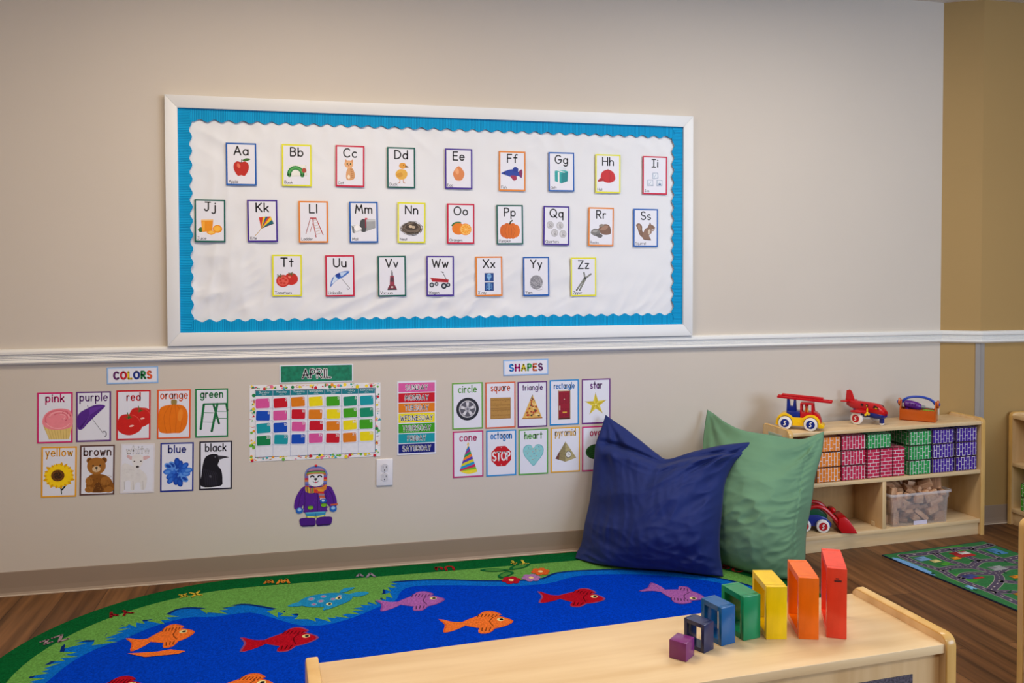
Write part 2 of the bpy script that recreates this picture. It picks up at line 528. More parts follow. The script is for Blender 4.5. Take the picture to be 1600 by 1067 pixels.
fl.box(((XL + XR) / 2, (YF + 0.3) / 2, -0.03), (XR - XL + 0.6, -YF + 0.7, 0.06), fm)
tag(fl.build('floor', smooth=0), kind='structure')

# chair rail: moulded profile swept along the wall, one length per wall face
RAIL = [(0, .9500), (-.012, .9500), (-.0185, .9465), (-.0205, .940), (-.0205, .932), (-.017, .9285), (-.0135, .9275), (-.0135, .9245),
        (-.016, .923), (-.0135, .9215), (-.0135, .9185), (-.016, .917), (-.0135, .9155), (-.0135, .9125), (-.016, .911), (-.0135, .9095),
        (-.0135, .907), (-.0175, .904), (-.019, .899), (-.0165, .8945), (-.008, .8895), (0, .8885)]
BASE = [(0, .0918), (-.0025, .0918), (-.003, .088), (-.003, .03), (-.0045, .012), (-.010, .003), (-.010, 0), (0, 0)]
def sweep(name, prof, a, b_, m, ma, mb_):
    """profile (out, z) carried from a to b; ma, mb_: extra length per metre of reach at each mitre"""
    a, b_ = Vector((a[0], a[1], 0)), Vector((b_[0], b_[1], 0))
    t = (b_ - a).normalized()
    n = Vector((-t.y, t.x, 0))
    vs = []
    for o, z in prof:
        vs.append(tuple(a + n * o + t * (ma * -o) + Vector((0, 0, z))))
        vs.append(tuple(b_ + n * o + t * (mb_ * -o) + Vector((0, 0, z))))
    k = len(prof)
    fs = [(2 * i, 2 * ((i + 1) % k), 2 * ((i + 1) % k) + 1, 2 * i + 1) for i in range(k)]
    fs += [tuple(2 * i for i in reversed(range(k))), tuple(2 * i + 1 for i in range(k))]
    me_mats = [m]
    o = raw(name, vs, fs, me_mats)
    bm = bmesh.new(); bm.from_mesh(o.data); bmesh.ops.recalc_face_normals(bm, faces=bm.faces[:]); bm.to_mesh(o.data); bm.free()
    return tag(o, kind='structure')
ang = math.atan2(-EY, EX - CX)
tk = math.tan(ang / 2)
for nm, prof, m in (('trim', RAIL, TRIMW), ('baseboard', BASE, BASEM)):
    sweep(nm + ('_1' if nm == 'trim' else '_back'), prof, (XL, 0), (CX, 0), m, 0, -tk)
    sweep(nm + ('_2' if nm == 'trim' else '_pier'), prof, (CX, 0), (EX, EY), m, tk, tk)
    sweep(nm + ('_3' if nm == 'trim' else '_right'), prof, (EX, EY), (XR, EY), m, -tk, 0)
# pale bead along the foot of the base
sweep('trim_4', [(-.0095, .0045), (-.0118, .0035), (-.0118, 0), (-.0095, 0)], (XL, 0), (CX, 0), CAULK, 0, 0)
sweep('trim_5', [(-.0095, .0045), (-.0118, .0035), (-.0118, 0), (-.0095, 0)], (EX, EY), (XR, EY), CAULK, 0, 0)
# grey vinyl guard on the pier's corner below the rail
GUARD = mat('grey_corner_guard', (150, 146, 144), rough=0.35, var=0.02)
g = MB()
d1 = (Vector((EX, EY, 0)) - Vector((CX, 0, 0))).normalized()
n1 = Vector((d1.y, -d1.x, 0))
g.box((0, 0, 0.49), (0.022, 0.0025, 0.795), GUARD, M=Matrix.Translation(Vector((EX, EY, 0)) - d1 * 0.011 + n1 * 0.0013) @ Matrix.Rotation(math.atan2(d1.y, d1.x), 4, 'Z'))
g.box((EX + 0.011, EY - 0.0013, 0.49), (0.022, 0.0025, 0.795), GUARD)
tag(g.build('trim_6', smooth=0), kind='structure')

# ------------------------------------------------------------------ bulletin board
BX0, BX1, BZ0, BZ1 = 0.688, 2.9215, 0.9510, 1.9400
IX0, IX1, IZ0, IZ1 = 0.735, 2.875, 1.0035, 1.8905
board = thing('bulletin_board', 'long white framed bulletin board with wrinkled white paper and turquoise scalloped border', 'bulletin board', ((BX0 + BX1) / 2, 0, BZ0))
ox, oz = (BX0 + BX1) / 2, BZ0
FR = mat('white_board_frame', (224, 226, 228), rough=0.4, var=0.015, scale=(6, 6, 6))
f = MB()
def bar(p, y0=-0.030, y1=-0.0005):
    f.prism([(x - ox, z - oz) for x, z in p], y0, y1, FR, bev=0.0015)
bar([(BX0, BZ0), (IX0, IZ0), (IX0, IZ1), (BX0, BZ1)])
bar([(BX1, BZ0), (BX1, BZ1), (IX1, IZ1), (IX1, IZ0)])
bar([(BX0, BZ1), (IX0, IZ1), (IX1, IZ1), (BX1, BZ1)])
bar([(BX0, BZ0), (BX1, BZ0), (IX1, IZ0), (IX0, IZ0)])
f.build('frame', board)
# crumpled backing paper
PAPER = mat('white_roll_paper', (226, 229, 235), rough=0.55, var=0.01, scale=(2, 2, 2), spec=0.3)
NXP, NZP = 360, 150
def wrinkle(x, z):
    u, v = x - IX0, z - IZ0
    h = 0.0
    n = lambda a, b, c=0: noise.noise(Vector((a, b, c)))
    # slack folds in the lower corners, fading upwards and to the middle
    wl = max(0, 1 - u / 0.75) * max(0, 1 - v / 0.75)
    wr = max(0, 1 - abs(u - 1.15) / 1.1) * max(0, 1 - v / 0.42)
    wm = max(0, 1 - v / 0.30)
    r1 = n(u * 3.2 - v * 2.6, u * 1.6 + v * 4.4, 3.1)
    r2 = n((u * 0.8 - v * 1.0) * 11, (u + v) * 2.0, 7.7)
    r3 = n((u * 0.9 - v * 0.6) * 16 + 4, (u * .5 + v) * 3.0, 1.3)
    h += wl * (0.0045 * (.5 - 2 * abs(r1)) + 0.0042 * (.5 - 2 * abs(n((u * 0.7 - v * 1.0) * 7, (u + v) * 5.0, 7.7))) + 0.0016 * (.5 - 2 * abs(r2)))
    h += wr * (0.0045 * (.5 - 2 * abs(n((u * 0.5 - v * 1.0) * 14, (u + v * .6) * 2.4, 5.2))) + .002 * n(u * 10, v * 16, 8.0))
    h += wm * 0.0026 * (.5 - 2 * abs(r3))
    h += max(0, 1 - (1 - v / 0.887) * 3) * 0.003 * (.5 - 2 * abs(n(u * 9 + v * 7, v * 6 - u * 2, 9.0)))
    h += max(0, 1 - u / 0.5) * 0.003 * (.5 - 2 * abs(n(u * 12 - v * 2, v * 4 + u * 3, 19.0)))
    h += 0.0013 * n(u * 2.2, v * 3.0, 2.0) + 0.0011 * n(u * 9 + v * 6, v * 10 - u * 3, 4.0)
    cre = max(wl, wr * .8, .35 * max(0, 1 - (1 - v / 0.887) * 3))
    h += cre * 0.0022 * (.5 - 2 * abs(n((u - v * .8) * 19, (u * .6 + v) * 9, 23.0)))
    e = min(u, 2.14 - u, v, 0.887 - v)
    return 0.0056 * math.tanh(h * 1.6 / 0.0056) * min(1, e / 0.05)
vs, fs = [], []
for j in range(NZP + 1):
    for i in range(NXP + 1):
        x = IX0 + (IX1 - IX0) * i / NXP
        z = IZ0 + (IZ1 - IZ0) * j / NZP
        vs.append((x - ox, -0.0095 - wrinkle(x, z), z - oz))
for j in range(NZP):
    for i in range(NXP):
        a = j * (NXP + 1) + i
        fs.append((a, a + 1, a + NXP + 2, a + NXP + 1))
raw('backing_paper', vs, fs, [PAPER], board, smooth=True)
# corrugated scalloped border, one strip per side
def corr(name, axis):
    m = bpy.data.materials.new(name)
    m.use_nodes = True
    nt = m.node_tree
    b = nt.nodes['Principled BSDF']
    b.inputs['Roughness'].default_value = 0.6
    b.inputs['Specular IOR Level'].default_value = 0.15
    tc = nt.nodes.new('ShaderNodeTexCoord')
    wv = nt.nodes.new('ShaderNodeTexWave')
    wv.bands_direction = axis
    wv.inputs['Scale'].default_value = 1 / 0.0065 * 0.314 / 1.0
    nt.links.new(tc.outputs['Object'], wv.inputs['Vector'])
    rp = nt.nodes.new('ShaderNodeValToRGB')
    rp.color_ramp.elements[0].color, rp.color_ramp.elements[1].color = rgba((0, 128, 186)), rgba((0, 164, 220))
    nt.links.new(wv.outputs['Fac'], rp.inputs[0])
    nt.links.new(rp.outputs[0], b.inputs['Base Color'])
    bp = nt.nodes.new('ShaderNodeBump')
    bp.inputs['Strength'].default_value = 0.35
    bp.inputs['Distance'].default_value = 0.002
    nt.links.new(wv.outputs['Fac'], bp.inputs['Height'])
    nt.links.new(bp.outputs[0], b.inputs['Normal'])
    return m
CORX, CORZ = corr('turquoise_corrugated_upright_ribs', 'X'), corr('turquoise_corrugated_level_ribs', 'Z')
def scallop(L, pitch, mean, amp):
    n = int(round(L / pitch))
    return [(L * i / (n * 8), mean + amp * math.cos(2 * math.pi * i / 8)) for i in range(n * 8 + 1)]
W_, H_ = IX1 - IX0, IZ1 - IZ0
bw, am = 0.0465, 0.0055
for side in ('top', 'bottom', 'left', 'right'):
    b = MB()
    if side in ('top', 'bottom'):
        P = scallop(W_, 0.0545, bw, am)
        if side == 'top':
            pts = [(IX0 - ox + x, IZ1 - oz - y) for x, y in P] + [(IX1 - ox, IZ1 - oz), (IX0 - ox, IZ1 - oz)]
        else:
            pts = [(IX0 - ox + x, IZ0 - oz + y) for x, y in P] + [(IX1 - ox, IZ0 - oz), (IX0 - ox, IZ0 - oz)]
        b.prism(pts, -0.0178, -0.0166, CORX)
    else:
        P = scallop(H_, 0.0545, bw, am)
        if side == 'left':
            pts = [(IX0 - ox + y, IZ0 - oz + x) for x, y in P] + [(IX0 - ox, IZ1 - oz), (IX0 - ox, IZ0 - oz)]
        else:
            pts = [(IX1 - ox - y, IZ0 - oz + x) for x, y in P] + [(IX1 - ox, IZ1 - oz), (IX1 - ox, IZ0 - oz)]
        b.prism(pts, -0.0192, -0.0180, CORZ)
    b.build('border_strip', board, smooth=0)

# ------------------------------------------------------------------ printed colours
WHT, BLK, GRY = (233, 233, 236), (28, 26, 32), (150, 150, 156)
cBLUE, cYEL, cCRI, cTEAL, cPUR, cORA = (20, 92, 178), (222, 222, 40), (196, 18, 62), (16, 92, 84), (66, 40, 144), (222, 130, 44)
CARDS_WHITE = mat('white_card_stock', (226, 228, 240), rough=0.5, var=0.01, scale=(20, 20, 20))

def pic_A(k):
    k.blob([(0, 8), (16, 11), (28, 0), (28, -22), (14, -46), (0, -44), (-14, -46), (-28, -22), (-28, 0), (-16, 11)], (186, 36, 30))
    k.ell(-10, -6, 6, 10, (222, 110, 84), 20)
    k.line([(0, 6), (3, 20)], 3, (70, 50, 30)); k.blob([(4, 14), (18, 24), (36, 21), (20, 12)], (58, 110, 44))
def pic_B(k):
    k.rect(2, -22, 74, 46, (214, 216, 214), 4); k.rect(0, -20, 70, 42, (228, 230, 226), 4)
    k.line(arc(-4, -36, 26, 26, 190, -10, 12), 16, (40, 132, 66)); k.line(arc(-4, -36, 26, 26, 190, -10, 12), 5, (90, 170, 90))
    k.ell(29, -20, 9, 10, (170, 74, 60))
def pic_C(k):
    k.blob([(0, 0), (14, -16), (20, -38), (14, -54), (-8, -58), (-16, -48), (-14, -20)], (214, 160, 112))
    k.ell(-5, 8, 18, 16, (226, 172, 124)); k.poly([(-21, 14), (-20, 28), (-8, 21)], (214, 150, 104)); k.poly([(0, 22), (12, 28), (12, 12)], (214, 150, 104))
    for i in range(5): k.line([(2 + i, -12 - 8 * i), (14 + i * .5, -16 - 8 * i)], 2.4, (176, 112, 66))
    k.ell(-11, 9, 3, 3.4, (60, 80, 50)); k.ell(2, 9, 3, 3.4, (60, 80, 50)); k.ell(-5, 2, 3, 2, (190, 100, 90)); k.ell(-5, -44, 5, 9, (240, 226, 208))
def pic_D(k):
    k.line([(-6, -46), (-6, -62), (-12, -64)], 2.6, (196, 120, 50)); k.line([(8, -46), (9, -62), (16, -64)], 2.6, (196, 120, 50))
    k.blob([(-24, -26), (-10, -8), (14, -8), (26, -24), (18, -44), (0, -50), (-16, -44)], (224, 174, 74))
    k.ell(6, 8, 15, 13, (222, 158, 66)); k.blob([(18, 10), (32, 3), (18, 1)], (120, 90, 50)); k.ell(10, 11, 2.4, 2.6, BLK)
    k.blob([(-20, -28), (0, -20), (6, -34), (-12, -40)], (206, 150, 58))
def pic_E(k):
    k.blob([(0, 12), (20, -8), (24, -26), (14, -46), (0, -50), (-14, -46), (-24, -26), (-20, -8)], (216, 134, 82)); k.ell(-7, -10, 8, 14, (232, 164, 116), 12)
def pic_F(k):
    k.blob([(-48, -10), (-20, 4), (8, 8), (30, -2), (44, 6), (42, -28), (26, -20), (0, -26), (-28, -18)], (40, 66, 160))
    k.blob([(0, 2), (10, 18), (26, 12), (22, -4)], (28, 54, 150)); k.blob([(-8, -20), (6, -40), (20, -34), (16, -20)], (160, 46, 84)); k.blob([(28, -4), (44, 8), (42, -28)], (130, 44, 96))
    k.ell(-34, -9, 2.6, 2.6, BLK)
def pic_G(k):
    k.poly([(-30, 2), (6, 8), (30, 0), (28, -40), (0, -50), (-30, -40)], (30, 134, 140)); k.poly([(-30, 2), (0, -4), (0, -50), (-30, -40)], (44, 160, 162))
    k.poly([(-32, 4), (4, 12), (32, 2), (0, -6)], (70, 178, 178)); k.poly([(-16, 0), (-9, -2), (-9, -47), (-16, -45)], WHT); k.poly([(-22, 6), (12, -3), (18, -1), (-14, 8)], WHT)
    for a in (150, 90, 30): k.line(arc(2 + 10 * math.cos(math.radians(a)), 14, 9, 6, 0, 360, 10), 3, (216, 226, 238))
def pic_H(k):
    k.blob([(-34, -16), (-26, 8), (0, 18), (24, 8), (34, -14), (30, -30), (6, -40), (-20, -34)], (196, 34, 40)); k.blob([(-46, -30), (-34, -20), (-14, -30), (-32, -34), (-46, -36)], (170, 26, 34)); k.ell(0, 17, 4, 2.4, (150, 20, 28))
    k.line([(4, 16), (10, -8), (8, -38)], 1.2, (150, 20, 28))
def pic_I(k):
    for x, z, r in ((2, -2, 18), (-22, -34, 8), (22, -34, -6)):
        k.rect(x, z, 26, 26, (206, 216, 230), r); k.rect(x + 2, z + 2, 18, 18, (226, 232, 242), r)
        a = math.radians(r)
        k.line([(x - 13, z - 13), (x + 13, z - 11), (x + 12, z + 13), (x - 12, z + 13), (x - 13, z - 13)], 1.8, (126, 146, 178)); k.line([(x - 6, z - 8), (x + 4, z + 6)], 2, (150, 170, 200))
    k.rect(24, -40, 10, 6, (70, 100, 150), 10); k.rect(-14, -46, 14, 3, (120, 140, 170))
def pic_J(k):
    k.blob([(-46, -36), (-34, -26), (-24, -38), (-36, -46)], (60, 110, 50)); k.poly([(-34, 2), (12, 4), (8, -42), (-30, -44)], (232, 146, 30)); k.rect(-11, 2, 46, 5, (244, 190, 110), 2)
    k.poly([(-30, -4), (-20, -4), (-20, -40), (-28, -40)], (244, 172, 60))
    k.ell(28, -32, 18, 16, (236, 148, 28)); k.ell(27, -31, 13, 11, (246, 186, 70)); k.blob([(-14, -46), (4, -38), (22, -46), (4, -56)], (240, 160, 40)); k.ell(4, -46, 12, 5, (248, 196, 90))
def pic_K(k):
    a, b, c, d = (-14, 14), (32, 18), (44, -12), (-6, -32)
    k.poly([a, b, c, d], (22, 92, 130)); k.poly([a, (2, 16), d], (200, 50, 40)); k.poly([(2, 16), (12, 17), d], (236, 196, 40)); k.poly([(12, 17), (22, 17), d], (22, 92, 130)); k.poly([(22, 17), b, d], (212, 66, 40))
    k.poly([b, (37, 5), d], (236, 196, 40)); k.poly([(37, 5), c, d], (24, 96, 110)); k.poly([c, (28, -17), d], (200, 50, 40)); k.line([d, (-20, -50), (-30, -60)], 2.2, (190, 160, 90))
def pic_L(k):
    R = (178, 44, 50)
    k.line([(-12, 14), (-30, -48)], 2.6, (150, 60, 60)); k.line([(4, 14), (-14, -42)], 2.2, (170, 90, 90)); k.line([(-4, 16), (10, -62)], 3.4, R); k.line([(10, 16), (38, -52)], 3.4, R); k.rect(-1, 15, 26, 5, R)
    for i in range(6):
        t = .12 + i * .15
        k.line([(-4 + 14 * t, 16 - 78 * t), (10 + 28 * t, 16 - 68 * t)], 2.6, (206, 190, 190))
def pic_M(k):
    k.poly([(-14, 8), (10, 14), (48, 12), (48, -24), (4, -40), (-14, -34)], (158, 162, 168)); k.blob([(-14, -34), (-14, 2), (0, 14), (10, 0), (8, -38)], (70, 72, 78)); k.poly([(10, 12), (48, 12), (48, 4), (12, 2)], (192, 196, 202))
    k.poly([(-50, -14), (-18, -10), (-8, -34), (-40, -46)], (206, 208, 214)); k.poly([(-44, -22), (-26, -8), (-8, -26), (-30, -38)], (240, 240, 244)); k.poly([(-50, -14), (-46, -44), (-38, -46), (-40, -20)], (120, 124, 130))
    k.line([(8, -22), (8, 14)], 3.4, (170, 30, 60)); k.rect(10, 14, 10, 7, (196, 30, 66))
def pic_N(k):
    rg = random.Random(4)
    k.ell(0, -24, 40, 25, (112, 98, 88)); k.ell(0, -18, 27, 15, (74, 62, 54))
    for i in range(110):
        a = rg.uniform(0, 6.283); r = rg.uniform(.66, 1.12); b = a + rg.uniform(.3, .9)
        k.line([(44 * r * math.cos(a), -24 + 27 * r * math.sin(a)), (44 * r * math.cos(b), -24 + 27 * r * math.sin(b))], 1.3, rg.choice([(66, 56, 50), (150, 134, 118), (96, 84, 74), (44, 38, 36)]))
    k.ell(-4, -16, 8, 6, (206, 186, 160)); k.ell(8, -19, 7, 6, (190, 170, 146))
def pic_O(k):
    k.blob([(-40, -10), (-26, 6), (2, 6), (-12, -14)], (52, 110, 60)); k.ell(-10, -22, 28, 25, (226, 122, 30)); k.ell(20, -24, 26, 25, (236, 142, 34), 0); k.ell(21, -24, 22, 21, (246, 206, 120)); k.ell(21, -24, 19, 18, (240, 160, 44))
    for i in range(9): k.line([(21, -24), (21 + 17 * math.cos(i * .7), -24 + 16 * math.sin(i * .7))], 1.3, (250, 214, 130))
def pic_P(k):
    for x, w in ((-26, 18), (26, 18), (-13, 20), (13, 20), (0, 18)): k.ell(x, -27, w, 34 if abs(x) < 20 else 28, (214 + int(x / 3), 106 + int(x / 3), 28))
    for x in (-18, -6, 7, 19): k.line([(x * .5, 4), (x * 1.2, -26), (x * .6, -58)], 1.2, (176, 80, 20))
    k.line([(0, 4), (3, 12), (10, 17)], 6, (70, 76, 40))
def pic_Q(k):
    for x, z in ((-28, 2), (16, 0), (-8, -32), (30, -36)):
        k.ell(x, z, 15.5, 16.5, (128, 128, 134)); k.ell(x, z, 14, 15, (214, 214, 220)); k.line(arc(x, z, 11, 12, 0, 360, 16), 1.2, (150, 150, 156)); k.ell(x + 1, z + 2, 5.5, 7, (150, 150, 156)); k.ell(x + 2, z - 6, 7, 4, (166, 166, 172)); k.ell(x + 1, z + 3, 2.6, 4, (206, 206, 212))
def pic_R(k):
    k.blob([(-14, -14), (10, 10), (36, 8), (46, -14), (42, -32), (10, -34)], (126, 94, 78)); k.blob([(-4, -14), (14, 4), (34, 2), (20, -14)], (160, 124, 104)); k.blob([(-10, 2), (0, 12), (16, 8), (4, 0)], (140, 128, 118))
    k.blob([(-48, -28), (-34, -10), (-12, -12), (-4, -30), (-24, -42)], (124, 122, 122)); k.blob([(-40, -22), (-30, -14), (-16, -16), (-24, -26)], (160, 158, 158)); k.blob([(-26, -38), (-8, -30), (8, -38), (-4, -50)], (100, 98, 100))
def pic_S(k):
    k.blob([(-10, -46), (-30, -30), (-38, -6), (-46, 12), (-32, 20), (-18, 8), (-16, -14), (-2, -34)], (128, 98, 78)); k.blob([(-34, -8), (-38, 10), (-28, 14), (-24, -8)], (160, 128, 104))
    k.blob([(-14, -48), (-10, -18), (4, 0), (22, -4), (28, -22), (16, -34), (24, -52), (4, -54)], (140, 108, 88)); k.blob([(10, 4), (18, 16), (34, 12), (44, 0), (30, -8), (14, -8)], (136, 104, 84)); k.poly([(16, 14), (20, 26), (26, 14)], (120, 90, 70)); k.ell(31, 5, 2.4, 2.6, BLK)
    k.line([(22, -14), (36, -12), (40, -6)], 4, (150, 118, 96)); k.line([(-6, -52), (24, -54)], 4, (110, 84, 66)); k.blob([(12, -10), (22, -8), (20, -26), (12, -28)], (206, 190, 170))
def tomato(k, x, z, r, c=(198, 44, 36), cut=False):
    k.ell(x, z, r * 1.08, r, c); 
    if cut: k.ell(x, z, r * .86, r * .78, (222, 92, 80)); [k.ell(x + r * .45 * math.cos(a), z + r * .42 * math.sin(a), r * .22, r * .18, (196, 56, 44)) for a in (0.3, 1.5, 2.8, 4, 5.2)]
    else: k.ell(x - r * .3, z + r * .3, r * .25, r * .16, (232, 130, 110))
    for i in range(5): k.line([(x + (0 if not cut else -r * .5), z + r * .82), (x + (0 if not cut else -r * .5) + r * .5 * math.cos(i * 1.25), z + r * .82 + r * .3 * math.sin(i * 1.25))], r * .12, (60, 100, 50))
def pic_T(k):
    tomato(k, 16, -14, 25); tomato(k, -16, -22, 25, cut=True)
def pic_U(k):
    k.line([(4, -8), (36, -48)], 2, (120, 124, 130)); k.line(arc(33, -50, 5, 6, 0, -170, 8), 2.4, (60, 60, 70))
    k.blob([(-40, -46), (-30, -8), (4, 16), (40, 18), (18, -2), (-8, -16), (-26, -30)], (60, 110, 196), 3); k.poly([(-36, -36), (-22, 2), (-8, -14)], (206, 222, 242)); k.poly([(-4, 14), (30, 16), (6, -4)], (190, 210, 240)); k.blob([(-18, 4), (0, 12), (-4, -8)], (30, 60, 150))
def pic_V(k):
    k.line([(-2, -30), (-1, 14), (2, 16), (3, -30)], 3, (90, 90, 100)); k.rect(0, 14, 4, 20, (80, 80, 90)); k.poly([(-8, 2), (8, 2), (10, -38), (-10, -38)], (150, 60, 80)); k.poly([(-6, -4), (6, -4), (7, -24), (-7, -24)], (86, 60, 74)); k.poly([(-18, -50), (-12, -38), (12, -38), (18, -50), (20, -58), (-20, -58)], (120, 50, 66)); k.rect(0, -55, 36, 5, (50, 44, 54)); k.ell(0, -46, 5, 4, (220, 206, 206))
def pic_W(k):
    k.line([(32, -26), (10, 16)], 2.4, (40, 40, 46)); k.line([(4, 18), (14, 15)], 3, (40, 40, 46)); k.poly([(-40, -10), (36, -18), (34, -28), (-34, -24)], (176, 30, 44)); k.poly([(-44, -8), (36, -16), (28, -20), (-36, -13)], (140, 20, 34)); k.line([(-44, -8), (36, -16)], 2.4, (206, 60, 66))
    for x, z, r in ((-36, -38, 10), (-16, -34, 8), (16, -42, 12), (34, -38, 9)): k.ell(x, z, r, r * 1.05, (34, 44, 60)); k.ell(x, z, r * .5, r * .5, (190, 196, 204))
def pic_X(k):
    for z in (-4, -44):
        k.rect(0, z, 40, 36, (20, 50, 110)); k.rect(0, z, 36, 32, (30, 70, 140))
    k.ell(0, 0, 10, 12, (130, 180, 226)); k.ell(-4, 2, 3, 3, (36, 76, 146)); k.ell(4, 2, 3, 3, (36, 76, 146)); k.rect(0, -14, 10, 8, (110, 160, 214))
    k.rect(0, -44, 4, 30, (150, 196, 236))
    for i in range(4):
        for sgn in (-1, 1): k.line([(0, -34 - 6 * i), (sgn * 8, -33 - 6 * i), (sgn * 13, -39 - 6 * i)], 2, (110, 164, 220))
def pic_Y(k):
    k.ell(0, -26, 29, 31, (150, 150, 158)); rg = random.Random(2)
    for i in range(26):
        a = rg.uniform(0, 3.14); d = rg.uniform(-22, 22); ca, sa = math.cos(a), math.sin(a); h = math.sqrt(max(1, 28 ** 2 - d * d))
        k.line(smooth_line([(-d * sa - h * ca, -26 + d * ca - h * sa), (-d * sa * 1.25, -26 + d * ca * 1.25), (-d * sa + h * ca, -26 + d * ca + h * sa)], 4), 1.5, rg.choice([(110, 110, 120), (190, 190, 198), (132, 132, 142)]))
    k.line(smooth_line([(-10, -54), (10, -60), (30, -54), (22, -40)], 4), 1.6, (170, 170, 178))
def pic_Z(k):
    for o in (0, 14):
        k.line([(-32 + o, -58), (6 + o * .4, -4), ((2, 18) if o == 0 else (34, 12))], 7, (84, 88, 76)); k.line([(-32 + o, -58), (6 + o * .4, -4), ((2, 18) if o == 0 else (34, 12))], 2, (170, 170, 160))
    k.ell(8, -6, 5, 6, (60, 60, 60))

ALPHA = {  # centre x, z on the board, border, lettering, word, what the picture shows
 'A': (0.972, 1.676, cBLUE, 'Apple', 'a red apple', 'blue'), 'B': (1.188, 1.677, cYEL, 'Book', 'an open green picture book', 'yellow'), 'C': (1.401, 1.679, cCRI, 'Cat', 'an orange kitten', 'crimson'),
 'D': (1.611, 1.678, cTEAL, 'Duck', 'a yellow duckling', 'dark green'), 'E': (1.854, 1.679, cPUR, 'Egg', 'a brown egg', 'purple'), 'F': (2.087, 1.675, cORA, 'Fish', 'a blue fish', 'orange'),
 'G': (2.307, 1.677, cBLUE, 'Gift', 'a teal gift box', 'blue'), 'H': (2.521, 1.674, cYEL, 'Hat', 'a red cap', 'yellow'), 'I': (2.742, 1.672, cCRI, 'Ice', 'ice cubes', 'crimson'),
 'J': (0.851, 1.448, cTEAL, 'Juice', 'a glass of orange juice', 'dark green'), 'K': (1.052, 1.450, cPUR, 'Kite', 'a striped kite', 'purple'), 'L': (1.252, 1.448, cORA, 'Ladder', 'a red stepladder', 'orange'),
 'M': (1.455, 1.449, cBLUE, 'Mail', 'an open grey mailbox', 'blue'), 'N': (1.653, 1.449, cYEL, 'Nest', 'a twig nest', 'yellow'), 'O': (1.862, 1.447, cCRI, 'Oranges', 'cut oranges', 'crimson'),
 'P': (2.076, 1.445, cTEAL, 'Pumpkin', 'an orange pumpkin', 'dark green'), 'Q': (2.284, 1.443, cPUR, 'Quarters', 'four silver coins', 'purple'), 'R': (2.489, 1.440, cORA, 'Rocks', 'brown and grey rocks', 'orange'),
 'S': (2.699, 1.437, cBLUE, 'Squirrel', 'a brown squirrel', 'blue'), 'T': (1.146, 1.229, cYEL, 'Tomatoes', 'two tomatoes', 'yellow'), 'U': (1.357, 1.227, cCRI, 'Umbrella', 'a blue umbrella', 'crimson'),
 'V': (1.570, 1.225, cTEAL, 'Vacuum', 'an upright vacuum', 'dark green'), 'W': (1.773, 1.225, cPUR, 'Wagon', 'a red wagon', 'purple'), 'X': (1.984, 1.223, cORA, 'X-ray', 'two blue X-ray films', 'orange'),
 'Y': (2.193, 1.222, cBLUE, 'Yarn', 'a grey ball of yarn', 'blue'), 'Z': (2.408, 1.219, cYEL, 'Zipper', 'a grey zipper', 'yellow')}
rng = random.Random(11)
for L, (x, z, c, word, what, cname) in ALPHA.items():
    t = thing('alphabet_card', 'alphabet card %s%s showing %s, %s border, on the bulletin board' % (L, L.lower(), what, cname), 'card', (x, -0.0160, z), (0, math.radians(rng.uniform(-.6, .6)), 0), 'alphabet cards on the bulletin board')
    b = MB()
    b.box((0, -0.0004, 0), (0.117, 0.0008, 0.170), ink(c))
    b.box((0, -0.00045, 0), (0.1045, 0.0009, 0.1575), CARDS_WHITE)
    b.build('card', t, smooth=0)
    k = Ink(0.92); k.text(L + L.lower(), 0, 37 if L != 'J' else 40, 34, BLK, w=.155, track=.28); k.build('letters', t)
    k = Ink(0.92, 0.012); globals()['pic_' + L](k); k.build('picture', t)
    k = Ink(0.92); k.text(word, -48, -75, 11, (40, 36, 44), w=.14, align='l', track=.2); k.build('caption', t)
# ------------------------------------------------------------------ word cards low on the wall (millimetres, 125 x 196)
def dk(c, f): return tuple(int(max(0, min(255, x * f))) for x in c)
def p_cupcake(k):
    k.poly([(-42, -30), (62, -30), (50, -84), (-20, -84)], (224, 196, 120))
    for i in range(9): k.line([(-38 + 11 * i, -34), (-20 + 8.6 * i, -84)], 1.6, (196, 164, 92))
    k.blob([(-44, -22), (-36, 12), (-6, 32), (34, 34), (58, 20), (62, -30), (30, -46), (-20, -44)], (238, 138, 150))
    for i, (rx, rz) in enumerate(((46, 34), (36, 26), (26, 18), (15, 10))): k.line(arc(12 + 3 * i, -6 + 3 * i, rx, rz, 200 - 30 * i, 20 - 30 * i, 16), 5 - i * .6, (224, 110, 126) if i % 2 == 0 else (250, 170, 178))
    k.line(arc(36, 18, 9, 7, -40, 200, 10), 3, (214, 100, 118)); k.line(arc(12, -6, 46, 36, 200, 330, 16), 3, (250, 172, 180))
def p_umbrella(k):
    k.line([(-14, 4), (34, -66)], 2.4, (150, 150, 160)); k.line(arc(38, -70, 8, 11, 130, -70, 12), 4, (130, 130, 142))
    k.blob([(-56, 8), (-20, 34), (10, 46), (42, 42), (26, 22), (6, 2), (-24, -30), (-40, -48), (-56, -46)], (84, 40, 138), 3); k.poly([(-18, 32), (40, 42), (-14, 4)], (102, 54, 160)); k.poly([(-14, 4), (-40, -44), (-54, -44)], (66, 26, 116))
    k.line([(-20, 36), (-22, 44)], 2.4, (70, 40, 110)); k.line([(-14, 4), (40, 42)], 1.2, (60, 26, 104)); k.line([(-14, 4), (-42, -46)], 1.2, (120, 80, 170))
